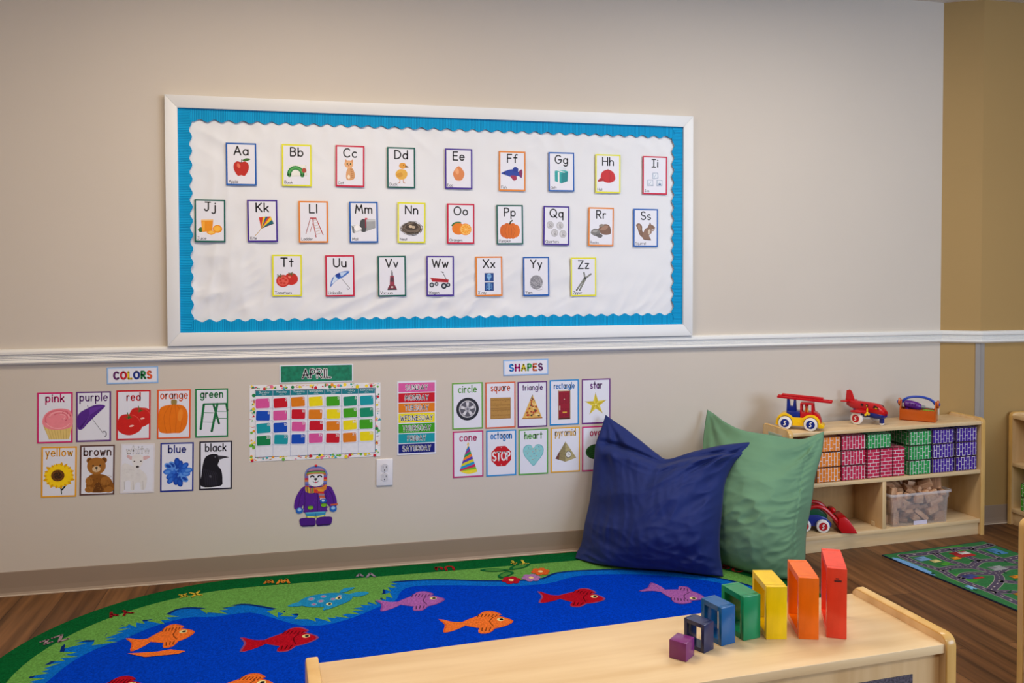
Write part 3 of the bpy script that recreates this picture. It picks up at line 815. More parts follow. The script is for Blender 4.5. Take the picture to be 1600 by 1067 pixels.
def p_tomatoes(k):
    for x, z, r in ((26, -8, 43), (-14, -36, 46)):
        k.blob([(x - r, z), (x - r * .7, z + r * .75), (x, z + r * .86), (x + r * .7, z + r * .7), (min(x + r, 58), z - 2), (min(x + r * .8, 58), z - r * .6), (x, z - r * .95), (x - r * .8, z - r * .65)], (206, 34, 30))
        k.line(arc(x, z, r * .86, r * .8, 10, 80, 10), 2, (232, 90, 80)); k.ell(x + r * .15, z - r * .15, r * .2, r * .08, (244, 190, 180), 12)
        for i in range(6): k.poly([(x - 4, z + r * .6), (x - 4 + r * .45 * math.cos(i * 1.05 + .2), z + r * .6 + r * .22 * math.sin(i * 1.05 + .2)), (x + 2, z + r * .52)], (66, 104, 44))
        k.line([(x - 4, z + r * .6), (x - 8, z + r * 1.0)], 3, (80, 116, 50))
def p_pumpkin(k):
    k.blob([(-8, 36), (-10, 56), (10, 56), (8, 36)], (150, 128, 70), 3)
    k.blob([(-56, 10), (-40, 32), (0, 38), (36, 32), (52, 0), (48, -46), (28, -74), (0, -76), (-34, -76), (-56, -62)], (232, 118, 14))
    for x in (-34, -14, 8, 28): k.line(smooth_line([(x * .4, 37), (x * 1.1, -10), (x * .8, -75)], 6), 1.8, (204, 96, 8))
    k.ell(24, -4, 9, 26, (240, 138, 40), -6)
def p_stool(k):
    G = (20, 112, 62)
    k.line([(-30, 34), (-42, -64)], 9, G); k.line([(56, 34), (60, 8)], 8, G); k.line([(6, 36), (28, -44)], 8, dk(G, .85)); k.line([(22, 36), (0, -74)], 9, G); k.rect(13, 36, 90, 7, G)
    for p, q in (((-33, 2), (6, 0)), ((-38, -36), (2, -38)), ((14, 6), (60, 4)), ((14, -22), (60, -24))): k.line([p, q], 2.6, (60, 130, 86))
def p_sunflower(k):
    rg = random.Random(3)
    k.line([(6, -40), (10, -86)], 4, (50, 60, 40)); k.line([(12, -70), (24, -54)], 6, (40, 56, 36)); k.line([(8, -66), (2, -50)], 5, (40, 56, 36))
    for ring, (n, r, c) in enumerate(((18, 58, (226, 168, 0)), (18, 52, (252, 212, 20)))):
        for i in range(n):
            a = 2 * math.pi * (i + .5 * ring) / n; R = r * rg.uniform(.9, 1.05); t = Vector((math.cos(a), math.sin(a) * .92)); u = Vector((-t.y, t.x))
            P = [t * 18 + u * 5, t * R * .7 + u * 8, t * R, t * R * .7 - u * 8, t * 18 - u * 5]
            k.blob([(max(-56, min(57, p.x)), p.y - 14) for p in P], c, 3)
    k.ell(-4, -14, 24, 23, (110, 66, 22)); k.ell(-4, -14, 15, 14, (62, 40, 22))
    for i in range(60):
        a = i * 2.4; r = 2.8 * math.sqrt(i); k.ell(-4 + r * math.cos(a), -14 + r * math.sin(a), 1.2, 1.2, (150, 98, 30) if i % 2 else (40, 26, 16), n=6)
def p_teddy(k):
    B = (138, 84, 26); D = (104, 60, 18); Lc = (164, 106, 42)
    k.blob([(-32, -84), (-34, -30), (-6, -14), (36, -24), (56, -50), (56, -84)], B)
    for x in (-28, 24): k.ell(x, 38, 11, 12, B); k.ell(x, 38, 6, 7, D)
    k.ell(-3, 16, 34, 34, Lc); k.ell(-3, 4, 15, 12, (214, 184, 146)); k.ell(-3, 9, 5, 4, BLK); k.line([(-3, 5), (-3, -1)], 1.4, BLK); k.ell(-15, 18, 3, 3.4, BLK); k.ell(10, 18, 3, 3.4, BLK)
    k.ell(-28, -42, 14, 17, Lc); k.ell(30, -44, 18, 18, Lc); k.blob([(-6, -54), (10, -50), (20, -84), (-14, -84)], D, 3); k.ell(-28, -76, 16, 12, Lc); k.ell(42, -78, 17, 12, Lc)
    rg = random.Random(8)
    for i in range(70):
        x, z = rg.uniform(-32, 50), rg.uniform(-82, -20); k.line([(x, z), (x + rg.uniform(-4, 4), z - 4)], 1.2, rg.choice([D, (180, 122, 54), B]))
def p_lamb(k):
    C = (222, 220, 220); S = (190, 186, 188)
    k.blob([(-56, 16), (-20, 10), (20, -12), (36, -40), (28, -84), (14, -84), (10, -58), (-6, -60), (-10, -84), (-24, -84), (-26, -50), (-44, -52), (-48, -84), (-58, -84)], C, 3)
    for x in (-48, -16, 20): k.line([(x, -52), (x + 2, -84)], 2, S)
    k.blob([(-20, 46), (-36, 54), (-40, 46), (-24, 34)], (214, 178, 180)); k.blob([(18, 44), (38, 50), (44, 42), (24, 32)], (214, 178, 180))
    k.blob([(-20, 48), (-2, 56), (18, 48), (20, 24), (8, 2), (-2, 0), (-12, 4), (-20, 26)], (226, 224, 224)); k.ell(-12, 28, 3, 2.6, (70, 60, 60)); k.ell(12, 28, 3, 2.6, (70, 60, 60)); k.ell(0, 6, 6, 4.6, (66, 58, 62))
    rg = random.Random(6)
    for i in range(14):
        x, z = rg.uniform(-50, 16), rg.uniform(-44, 4); k.line(arc(x, z, 4, 3, 0, 180, 5), 1, (206, 203, 204))
def p_bow(k):
    rg = random.Random(12)
    cs = [(26, 84, 190), (50, 112, 214), (90, 148, 230), (18, 66, 168)]
    for i in range(24):
        a = i * 2.4; r = 8.6 * math.sqrt(i + .5); x, z = 2 + r * math.cos(a) * 1.02, -20 + r * math.sin(a) * 1.06; t = math.degrees(a)
        if x > 44: x = 44
        k.ell(x, z, 17, 11, cs[i % 4], t); k.ell(x, z, 11, 6, cs[(i + 1) % 4], t + 12)
def p_crow(k):
    K = (22, 20, 28)
    k.blob([(-54, -84), (-54, -34), (-48, 10), (-38, 36), (-14, 46), (8, 42), (14, 20), (8, 0), (22, -22), (26, -60), (18, -84)], K, 4)
    k.poly([(6, 40), (34, 37), (52, 31), (34, 28), (12, 22)], (60, 58, 66)); k.line([(8, 32), (46, 31)], 1.2, K); k.ell(-2, 34, 2.6, 2.6, (110, 110, 120))
    for i in range(7): k.line(smooth_line([(-50 + 8 * i, -10 - 3 * i), (-42 + 8 * i, -40), (-38 + 7 * i, -80)], 4), 1.6, (54, 52, 66))
    k.ell(-20, -44, 4, 6, (86, 86, 96), 30)
def p_wheel(k):
    k.ell(0, -14, 49, 49, (30, 32, 40), n=40); k.ell(0, -14, 45, 45, (44, 46, 56), n=40); k.ell(0, -14, 37, 37, (206, 206, 212), n=36); k.ell(0, -14, 33, 33, (92, 92, 102), n=36)
    for i in range(5):
        a = math.radians(18 + 72 * i)
        for o in (-.16, .16): k.line([(10 * math.cos(a + o), -14 + 10 * math.sin(a + o)), (33 * math.cos(a + o * .7), -14 + 33 * math.sin(a + o * .7))], 6, (218, 218, 224))
    k.ell(0, -14, 11, 11, (186, 186, 194)); k.ell(0, -14, 6, 6, (120, 120, 130))
def p_cracker(k):
    k.rect(0, -14, 90, 92, (160, 116, 54)); k.rect(0, -13, 86, 88, (180, 136, 68)); rg = random.Random(5)
    for i in range(8):
        for j in range(4): k.line(arc(-36 + i * 10.4 + rg.uniform(-1, 1), 20 - j * 22, 5, 3, 10, 170, 5), 2, (150, 106, 48))
    k.line([(-43, -14), (43, -14)], 1.6, (140, 98, 44))
    for i in range(30): k.ell(rg.uniform(-40, 40), rg.uniform(-54, 28), 1.4, 1.2, (126, 86, 36), n=6)
def p_pizza(k):
    rg = random.Random(9)
    k.poly([(0, 44), (44, -62), (-46, -62)], (222, 176, 90)); k.poly([(0, 44), (8, 18), (-10, 16)], (92, 60, 50))
    for i in range(46):
        t = rg.uniform(.1, .96); x = rg.uniform(-.86, .86) * t * 40; z = 44 - 104 * t
        k.blob([(x - 5 * t - 1, z), (x, z + 4), (x + 5 * t + 1, z + 1), (x + 2, z - 4)], rg.choice([(190, 46, 34), (240, 214, 150), (214, 130, 50), (60, 60, 44), (150, 40, 36), (232, 190, 110)]), 3)
    k.line([(-45, -61), (43, -61)], 4, (176, 110, 44))
def p_door(k):
    k.rect(0, -10, 58, 132, (214, 200, 176)); k.rect(0, -12, 50, 124, (150, 14, 40)); k.line([(-26, 52), (-26, -74)], 2, (96, 60, 40)); k.line([(26, 52), (26, -74)], 2, (96, 60, 40)); k.line([(-26, -74), (26, -74)], 3, (80, 50, 40))
    for x in (-12, 12):
        for z, h in ((18, 44), (-44, 34)): k.rect(x, z, 17, h, (122, 8, 30)); k.rect(x, z, 14, h - 3, (146, 14, 40))
    k.ell(0, 14, 2.4, 2.4, (214, 200, 180)); k.rect(-21, -24, 4, 20, (226, 220, 206)); k.rect(2, -44, 20, 5, (230, 180, 60)); k.rect(0, -70, 48, 5, (90, 40, 30))
def p_star(k):
    P = []
    for i in range(10):
        a = math.radians(92 + 36 * i); r = 52 if i % 2 == 0 else 19
        P.append((-2 + r * math.cos(a), -14 + r * math.sin(a)))
    k.poly(P, (206, 184, 30))
    for i in range(0, 10, 2): k.poly([(-2, -14), P[i], P[(i + 1) % 10]], (228, 208, 70)); k.line([(-2, -14), P[i]], 1.6, (160, 136, 20))
    k.ell(-2, -14, 4, 4, (240, 226, 150))
def p_cone(k):
    cs = [(206, 30, 60), (250, 206, 20), (24, 116, 190), (150, 40, 130), (30, 150, 90), (238, 130, 30), (90, 60, 170), (214, 206, 40), (20, 150, 200), (200, 30, 90), (120, 190, 50), (236, 220, 40)]
    A, Bl, Br = Vector((0, 44)), Vector((-38, -72)), Vector((40, -78))
    n = len(cs)
    for i in range(n):
        q = []
        for e0, e1, f in ((i / n, (i + 1) / n, 0), (0, 0, 1)):
            if f == 0:
                l0, l1 = A.lerp(Bl, min(1, e0 * 1.25)), A.lerp(Bl, min(1, e1 * 1.25)); r0, r1 = A.lerp(Br, max(0, e0 * 1.12 - .12)), A.lerp(Br, e1 * 1.12 - .12 if e1 * 1.12 > .12 else 0)
                q = [tuple(l0), tuple(l1), tuple(r1), tuple(r0)]
        k.poly(q, cs[i])
    k.blob([(-38, -71), (0, -86), (40, -77), (0, -74)], (240, 220, 50)); k.line([(-4, 40), (0, 50), (3, 42)], 3, (240, 200, 60))
def p_stop(k):
    oc = lambda r: [(r * math.cos(math.radians(22.5 + 45 * i)), -14 + r * math.sin(math.radians(22.5 + 45 * i))) for i in range(8)]
    k.poly(oc(49), (226, 226, 230)); k.poly(oc(47.5), (196, 14, 26)); k.text('STOP', 0, -32, 36, WHT, w=.17, width=76, track=.22)
    for z in (24, -52): k.ell(0, z, 2, 2, (226, 200, 200))
def p_heart(k):
    H = [(0, 16), (12, 30), (32, 30), (46, 14), (42, -14), (20, -42), (0, -62), (-20, -42), (-42, -14), (-46, 14), (-32, 30), (-12, 30)]
    k.blob(H, (104, 176, 184), 4); k.blob([(x * .93, -10 + (z + 10) * .93) for x, z in H], (140, 204, 208), 4); rg = random.Random(15)
    for i in range(36):
        x, z = rg.uniform(-34, 34), rg.uniform(-36, 22)
        if abs(x) < 36 - max(0, -z) * .7: k.line([(x, z), (x + rg.uniform(-3, 3), z + rg.uniform(-3, 3))], 2, rg.choice([(220, 110, 130), (240, 230, 180), (80, 110, 170), (230, 160, 90)]))
def p_pyramid(k):
    k.poly([(0, 36), (50, -38), (0, -54)], (178, 166, 116)); k.poly([(0, 36), (0, -54), (-46, -38)], (142, 130, 88)); k.poly([(-46, -38), (-26, -4), (-30, -44)], (110, 60, 50))
    for i in range(1, 6): k.line([(-46 * i / 6, 36 - 74 * i / 6), (0, 36 - 90 * i / 6), (50 * i / 6, 36 - 74 * i / 6)], 1, (118, 108, 74))
    k.ell(14, -22, 14, 15, (90, 90, 86)); k.ell(14, -22, 11.5, 12.5, (226, 226, 222)); k.line([(14, -22), (14, -13)], 1.4, BLK); k.line([(14, -22), (20, -24)], 1.4, BLK)
def p_oval(k):
    k.ell(0, -14, 50, 34, (28, 70, 30), n=32); k.ell(0, -14, 47, 31, (46, 98, 40), n=32)
    for i in range(-3, 4): k.line(smooth_line([(-44, -14), (-20, -14 + i * 8.4), (20, -14 + i * 8.4), (44, -14)], 5), 2.6, (24, 58, 28))

FACEW = CARDS_WHITE
def word_card(word, x, z, w, h, rot, shear, border, col, pic, label, group, rim_inner=None, white=False):
    t = thing('word_card', label, 'card', (x, -0.0006, z), (0, math.radians(-rot), 0), group)
    b = MB()
    b.box((0, -0.0005, 0), (w, 0.0010, h), ink(border))
    b.box((0, -0.00055, 0), (w - .0115, 0.0011, h - .0115), FACEW if not rim_inner else ink(rim_inner))
    b.build('card', t, smooth=0)
    k = Ink(1.15, 0.012)
    if rim_inner:
        k.rect(0, 0, w * 1000 - 17, h * 1000 - 17, WHT)
    pic(k); k.build('picture', t)
    k = Ink(1.15)
    wd = {'purple': 98, 'orange': 100, 'yellow': 94, 'brown': 96, 'rectangle': 92, 'triangle': 90, 'pyramid': 92, 'octagon': 92, 'square': 82, 'green': 84, 'black': 78, 'white': 82, 'heart': 78, 'circle': 78, 'cone': 72, 'blue': 64, 'pink': 64, 'star': 52, 'oval': 58, 'red': 48}[word]
    base, cap = (62 if any(ch in 'pgqy' for ch in word) else 58), (30 if len(word) < 8 else 26)
    if white:
        k.text(word, 0, base, cap, (160, 158, 164), w=.16, width=wd, track=.3); k.text(word, 0, base, cap, WHT, w=.10, width=wd, track=.3)
    else:
        k.text(word, 0, base, cap, col, w=.165 if len(word) < 6 else .15, width=wd, track=.32)
    k.build('word', t)
    return t
P_ = dict(pink=(206, 30, 110), purple=(96, 48, 128), red=(204, 30, 44), orange=(226, 92, 40), green=(26, 128, 70), yellow=(232, 164, 34), brown=(92, 62, 56), white=(222, 218, 224), blue=(38, 52, 140), black=(40, 36, 50))
g1 = 'colour word cards on the wall'
for word, x, z, r, pic, what in (('pink', .271, .681, -1.0, p_cupcake, 'a pink frosted cupcake'), ('purple', .409, .680, -.9, p_umbrella, 'a purple umbrella'), ('red', .554, .680, -1.0, p_tomatoes, 'two red tomatoes'), ('orange', .704, .678, -1.1, p_pumpkin, 'an orange pumpkin'), ('green', .847, .677, -.6, p_stool, 'a green step stool'),
                                 ('yellow', .282, .469, -1.5, p_sunflower, 'a yellow sunflower'), ('brown', .419, .469, -1.5, p_teddy, 'a brown teddy bear'), ('white', .566, .468, -1.6, p_lamb, 'a white lamb'), ('blue', .713, .465, -1.1, p_bow, 'a blue ribbon bow'), ('black', .860, .464, -.9, p_crow, 'a black crow')):
    c = P_[word]
    inner = {'white': None, 'black': (190, 188, 196), 'brown': (200, 184, 172)}.get(word)
    word_card(word, x, z, .1255, .1965, -r * -1, 0, c, dk(c, .95) if word != 'yellow' else (226, 160, 30), pic, 'colour card reading %s with %s, %s border' % (word, what, word), g1, None, word == 'white')
S_ = dict(circle=((106, 170, 70), (90, 160, 60)), square=((214, 98, 60), (206, 88, 48)), triangle=((98, 44, 120), (98, 44, 120)), rectangle=((24, 136, 210), (24, 120, 196)), star=((112, 50, 130), (104, 40, 120)),
          cone=((190, 40, 110), (180, 30, 96)), octagon=((36, 142, 214), (24, 120, 196)), heart=((96, 166, 76), (96, 166, 76)), pyramid=((226, 170, 50), (212, 168, 60)), oval=((200, 40, 120), (170, 20, 80)))
g2 = 'shape word cards on the wall'
for word, x, z, r, pic, what in (('circle', 1.891, .666, .2, p_wheel, 'a car wheel'), ('square', 2.036, .664, 0, p_cracker, 'a square cracker'), ('triangle', 2.179, .662, .1, p_pizza, 'a pizza slice'), ('rectangle', 2.324, .665, .1, p_door, 'a red front door'), ('star', 2.472, .665, 0, p_star, 'a star fruit'),
                                 ('cone', 1.893, .457, 0, p_cone, 'a striped party hat'), ('octagon', 2.039, .455, 0, p_stop, 'a red STOP sign'), ('heart', 2.183, .453, 0, p_heart, 'a pale blue heart biscuit'), ('pyramid', 2.329, .455, -.1, p_pyramid, 'a pyramid clock'), ('oval', 2.473, .453, -.2, p_oval, 'a watermelon half hidden by the pillow')):
    bc, tc_ = S_[word]
    word_card(word, x, z, .1335, .2005, r, 0, bc, tc_, pic, 'shape card reading %s with %s' % (word, what), g2)

def header(name, label, word, x, z, w, h, rot, cols):
    t = thing(name, label, 'sign', (x, -0.0006, z), (0, math.radians(-rot), 0))
    b = MB()
    b.box((0, -0.0005, 0), (w, 0.0010, h), ink((138, 178, 228)))
    b.box((0, -0.00055, 0), (w - .008, 0.0011, h - .008), ink((196, 216, 242)))
    b.box((0, -0.0006, 0), (w - .014, 0.0012, h - .014), FACEW)
    b.build('card', t, smooth=0)
    k = Ink(1.25)
    k.text(word, .8, -14.2, 27, (150, 160, 180), w=.30, width=w * 1000 * .72, track=.42)
    k.text(word, 0, -13.4, 27, WHT, w=.27, width=w * 1000 * .72, track=.42, colors=cols)
    k.build('word', t)
header('colors_sign', 'pale blue bordered sign reading COLORS in rainbow letters', 'COLORS', .553, .838, .189, .066, 0, [(92, 28, 96), (196, 20, 40), (232, 190, 40), (24, 44, 130), (20, 128, 66), (224, 84, 36)])
header('shapes_sign', 'pale blue bordered sign reading SHAPES in rainbow letters', 'SHAPES', 2.150, .825, .202, .069, .3, [(20, 120, 204), (196, 22, 120), (226, 206, 30), (60, 170, 70), (226, 100, 40), (92, 24, 92)])

# month header
t = thing('month_sign', 'green sign reading APRIL above the calendar', 'sign', (1.260, -0.0006, .824), (0, math.radians(.3), 0))
b = MB()
b.box((0, -0.0005, 0), (.297, .0010, .075), FACEW)
b.box((0, -0.00055, 0), (.287, .0011, .066), mat('mottled_green_card', (14, 134, 100), rough=0.5, rgb2=(6, 108, 80), scale=(60, 60, 60)))
b.build('card', t, smooth=0)
k = Ink(1.2)
k.text('APRIL'.replace('I', '|'), 0, -18, 35, WHT, w=.26, width=112, track=.3)
k.text('APRIL'.replace('I', '|'), 0, -18, 35, (36, 34, 40), w=.12, width=112, track=.3)
k.build('word', t)

# calendar
CW, CH, cx0, cz0 = .527, .311, 1.256, .625
cal = thing('wall_calendar', 'month calendar chart with confetti border and coloured date cards', 'calendar', (cx0, -0.0006, cz0), (0, math.radians(.5), 0))
b = MB(); b.box((0, -.0004, 0), (CW, .0008, CH), FACEW); b.build('chart', cal, smooth=0)
k = Ink(.82, .004)
k.rect(0, 0, CW * 1000, CH * 1000, WHT)
rg = random.Random(21)
pal = [(28, 130, 70), (226, 206, 30), (200, 30, 50), (60, 170, 180), (236, 150, 40), (110, 180, 60), (232, 120, 150), (250, 220, 60)]
for i in range(230):
    if rg.random() < .64:
        x, z = rg.uniform(-258, 258), rg.choice((-1, 1)) * rg.uniform(140, 152)
    else:
        x, z = rg.choice((-1, 1)) * rg.uniform(245, 259), rg.uniform(-150, 150)
    c = rg.choice(pal); s = rg.uniform(2.4, 7.5)
    q = rg.random()
    if q < .4: k.ell(x, z, s, s, c, n=10)
    elif q < .7: k.poly([(x - s, z - s * .6), (x + s * 1.2, z - s * .4), (x + s * .2, z + s)], c)
    else: k.line([(x - s, z), (x + s, z + s * .4)], 1.4, c)
k.build('confetti_border', cal)
GX0, GX1, GZ0, GZ1 = -241, 241, -138, 133
k = Ink(.95, .03)
k.rect(0, (GZ0 + GZ1) / 2, GX1 - GX0 + 4, GZ1 - GZ0 + 4, (40, 60, 80)); k.rect(0, (GZ0 + GZ1) / 2, GX1 - GX0, GZ1 - GZ0, (226, 228, 236))
cwid = (GX1 - GX0) / 7
rowh = (GZ1 - 22 - GZ0) / 5
for i in range(1, 7): k.line([(GX0 + i * cwid, GZ0), (GX0 + i * cwid, GZ1)], 1.0, (120, 140, 190))
for j in range(0, 5): k.line([(GX0, GZ0 + j * rowh), (GX1, GZ0 + j * rowh)], .9, (150, 160, 200))
k.build('day_grid', cal)
DAYS = ['Sunday', 'Monday', 'Tuesday', 'Wednesday', 'Thursday', 'Friday', 'Saturday']
for i, dname in enumerate(DAYS):
    k = Ink(1.12, .03)
    x = GX0 + (i + .5) * cwid
    k.rect(x, GZ1 - 11, cwid - 2, 21, (24, 124, 138)); k.text(dname, x, GZ1 - 10, 8, (226, 236, 238), w=.13, width=min(54, len(dname) * 6.6)); k.text('date', x, GZ1 - 18.5, 6, (206, 226, 230), w=.12)
    k.build('weekday_heading', cal)
PK, RD, OR, YE, GN, TE, CY, BU, DG = (214, 84, 154), (198, 14, 36), (220, 124, 14), (234, 216, 6), (64, 162, 22), (12, 140, 104), (16, 152, 164), (12, 74, 184), (8, 128, 74)
NAMES = {PK: 'pink', RD: 'red', OR: 'orange', YE: 'yellow', GN: 'green', TE: 'sea green', CY: 'turquoise', BU: 'blue', DG: 'dark green'}
ROWS = [[PK, RD, OR, YE, GN, TE, CY], [BU, PK, RD, OR, YE, GN, TE], [CY, BU, PK, RD, OR, YE, GN], [DG, CY, BU, PK, RD, OR, YE]]
DX = [1.046, 1.114, 1.185, 1.254, 1.3245, 1.393, 1.461]
DZ = [.7078, .6565, .606, .5555]
rg = random.Random(31)
for r in range(4):
    for i in range(7):
        n = r * 7 + i + 1
        c = ROWS[r][i]
        x, z = DX[i] + rg.uniform(-.002, .002), DZ[r] + rg.uniform(-.002, .002) - (i - 3) * .0006
        t = thing('date_card', '%s date card printed %d, %s column and %s row of the calendar' % (NAMES[c], n, DAYS[i], ['top', 'second', 'third', 'fourth'][r]), 'card', (x, -.0021, z), (0, math.radians(rg.uniform(-3.2, 3.2)), 0), 'date cards on the calendar')
        b = MB()
        for ww, hh, rr, y, m in ((.0605, .0455, .006, .0008, FACEW), (.0545, .0395, .005, .0009, ink(c))):
            P = []
            for sx, sy, a in ((1, 1, 0), (-1, 1, 90), (-1, -1, 180), (1, -1, 270)):
                P += arc(sx * (ww / 2 - rr), sy * (hh / 2 - rr), rr, rr, a, a + 90, 4)
            b.prism(P, -y, 0, m)
        b.build('card', t, smooth=0)
        k = Ink(.96); k.text(str(n), 24.5, 7.5, 9.5, WHT, w=.2, align='r', track=.24); k.build('number', t)

# weekday strip
t = thing('weekday_chart', 'chart of seven coloured weekday bands beside the calendar', 'chart', (1.672, -.0006, .624), (0, math.radians(.3), 0))
b = MB(); b.box((0, -.0005, 0), (.165, .0010, .313), FACEW); b.build('sheet', t, smooth=0)
for i, (d, c) in enumerate(zip(DAYS, ((214, 92, 160), (200, 10, 34), (222, 124, 14), (232, 218, 0), (56, 158, 18), (14, 152, 164), (14, 24, 116)))):
    k = Ink(1.05)
    z = 156.5 - 6 - 21.5 - i * 43.2
    k.rect(0, z, 154, 39.5, c)
    wd = {'WEDNESDAY': 136, 'THURSDAY': 118, 'SATURDAY': 118, 'MONDAY': 98, 'SUNDAY': 92, 'TUESDAY': 98, 'FRIDAY': 76}[d.upper()]
    tx = d.upper().replace('I', '|')
    k.text(tx, 0, z - 10.5, 21, WHT, w=.25, width=wd, track=.36); k.text(tx, 0, z - 10.5, 21, (44, 40, 52), w=.085, width=wd, track=.36)
    k.build('weekday_band', t)

# power outlet
t = thing('power_outlet', 'white duplex power outlet below the weekday chart', 'outlet', (1.535, 0, .399), (0, math.radians(.8), 0))
OW = mat('outlet_white_plastic', (226, 226, 232), rough=0.3, var=0.01)
DARKS = mat('outlet_slot_dark', (40, 38, 40), rough=0.6)
b = MB(); b.box((0, -.003, 0), (.069, .006, .114), OW, bev=.0028, seg=3); b.build('plate', t)
for s in (-1, 1):
    b = MB()
    P = arc(0, 0, .0172, .0172, 35, 145, 8) + arc(0, 0, .0172, .0172, 215, 325, 8)
    b.prism([(x, z + s * .0195) for x, z in P], -.0078, -.005, mat('outlet_face_plastic', (206, 206, 212), rough=0.35, var=0.01))
    for x, h in ((-.0062, .009), (.0062, .007)):
        b.box((x, -.0078, s * .0195 + .003), (.0022, .0008, h), DARKS)
    b.cyl((0, -.0074, s * .0195 - .0095), (0, -.0083, s * .0195 - .0095), .0026, .0026, DARKS, n=12)
    b.build('receptacle', t)
b = MB(); b.cyl((0, -.0055, 0), (0, -.0068, 0), .003, .003, mat('screw_metal', (180, 180, 182), rough=0.35), n=14); b.build('screw', t)

# bear cut-out in winter clothes
t = thing('bear_cutout', 'paper cut-out of a smiling bear in a purple coat and striped hat below the calendar', 'wall decoration', (1.253, -.0006, .314), (0, math.radians(.6), 0))
def outline(nm, pts, m, th, parent=t):
    b = MB(); b.prism([(x / 1000, z / 1000) for x, z in pts], -th / 1000, 0, m); return b.build(nm, parent, smooth=0)
VIO, VID = (84, 28, 140), (54, 16, 100)
body = smooth_line([(-40, 44), (-66, 26), (-84, -10), (-88, -40), (-82, -50), (-62, -52), (-52, -34), (-48, -54), (-44, -66), (40, -66), (44, -54), (46, -34), (62, -52), (82, -48), (84, -20), (70, 20), (50, 40)], 4, True)
outline('coat', body, ink(VIO), 1.6)
k = Ink(1.65, .05)
for P in ([(-52, 30), (-64, 0), (-70, -36)], [(50, 30), (66, 0), (72, -30)], [(2, 30), (6, 0), (6, -62)], [(-46, 18), (-44, -20), (-50, -50)], [(40, 16), (40, -20), (46, -50)]): k.line(smooth_line(P, 5), 2.6, VID)
rg = random.Random(2)
for i in range(40):
    x, z = rg.uniform(-60, 60), rg.uniform(-56, 30); k.line([(x, z), (x + rg.uniform(-6, 6), z - rg.uniform(4, 10))], 1.1, (110, 52, 168))
k.ell(-22, -46, 11, 8, (120, 180, 30)); k.ell(32, -38, 11, 8, (120, 180, 30)); k.line([(-33, -40), (-11, -40)], 2, (70, 120, 30)); k.line([(21, -32), (43, -32)], 2, (70, 120, 30))
k.build('coat_detail', t)
for s, x in ((-1, -66), (1, 70)):
    b = MB()
    P = [(x + px, -56 + pz) for px, pz in arc(0, 0, 15, 13, 0, 360, 18)[:-1]]
    b.prism([(a / 1000, c / 1000) for a, c in P], -.0019, 0, ink((36, 100, 190)))
    m_ = b.build('mitten', t, smooth=0)
    k = Ink(1.95, .05); k.ell(x, -52, 8, 7, (150, 196, 240)); 
    if s > 0: k.rect(x + 4, -38, 30, 6, (206, 90, 40), 4)
    k.build('mitten_cuff', m_)
outline('trousers', [(-44, -62), (40, -62), (38, -82), (-38, -82)], ink((52, 140, 190)), 1.4)
k = Ink(1.45, .05); k.line([(-38, -84), (-2, -87)], 6, (226, 226, 120)); k.line([(2, -87), (36, -82)], 6, (226, 226, 120)); k.line([(0, -64), (0, -84)], 1.4, (30, 90, 140)); k.line([(-42, -68), (38, -68)], 5, (90, 190, 216)); k.build('trouser_hem', t)
for s in (-1, 1):
    P = smooth_line([(s * 4, -92), (s * 34, -88), (s * 62, -90), (s * 66, -102), (s * 58, -122), (s * 30, -124), (s * 4, -122)], 4, True)
    b = MB(); b.prism([(a / 1000, c / 1000) for a, c in P], -.0017, 0, ink((72, 20, 128))); bo = b.build('boot', t, smooth=0)
    k = Ink(1.75, .05); k.line([(s * 6, -121), (s * 58, -120)], 4, (38, 10, 70)); k.build('boot_sole', bo)
b = MB(); b.prism([(px / 1000, (72 + pz) / 1000) for px, pz in arc(0, 0, 36, 32, 0, 360, 26)[:-1]], -.0021, 0, ink((228, 228, 232))); face = b.build('face', t, smooth=0)
k = Ink(2.15, .05)
for s in (-1, 1): k.line(arc(s * 15, 78, 8, 8, 160, 20, 8), 5.5, (40, 26, 34))
k.ell(-1, 72, 7, 4.5, (30, 24, 30)); k.line([(-1, 70), (-1, 64)], 1.6, (40, 30, 34)); k.line(arc(-1, 68, 12, 11, 200, 340, 10), 1.8, (60, 50, 56)); k.ell(-1, 58, 4.5, 3, (200, 60, 90))
k.build('face_features', face)
hat = smooth_line([(-44, 86), (-42, 104), (-28, 120), (0, 126), (26, 120), (42, 104), (46, 86), (30, 94), (0, 97), (-28, 94)], 4, True)
h = outline('hat', hat, ink((104, 122, 190)), 2.6)
k = Ink(2.65, .05)
for z, xx, w, c in ((96, 39, 5, (206, 120, 50)), (101, 38, 4.5, (120, 170, 50)), (106, 36, 3.4, (34, 30, 40)), (110, 34, 4, (190, 120, 150)), (115, 27, 3.6, (196, 140, 160))): k.line(arc(0, z - 5, xx, 5, 165, 15, 10), w, c)
k.build('hat_stripes', h)
b = MB(); b.ball((0, -.0028, .128), (.006, .003, .005), ink((200, 26, 50))); b.build('pompom', h)
for s in (-1, 1):
    k = Ink(2.2, .05)
    for i, c in enumerate(((200, 110, 90), (110, 100, 170), (196, 30, 60), (210, 120, 60), (110, 120, 190), (90, 90, 170), (190, 30, 60))): k.rect(s * (38 - .2 * i), 90 - i * 8, 14, 8.2, c)
    k.build('hat_flap', h)
k = Ink(2.7, .05)
k.blob([(-42, 42), (-20, 34), (0, 36), (6, 22), (-14, 14), (-40, 20)], (196, 150, 60)); k.blob([(-4, 36), (24, 38), (42, 48), (40, 26), (16, 14), (0, 18)], (214, 130, 50))
for i, c in enumerate(((40, 40, 50), (226, 196, 60), (150, 40, 100), (60, 120, 80), (206, 60, 40))): k.line([(-36 + 7 * i, 40), (-34 + 7 * i, 16)], 2.6, c)
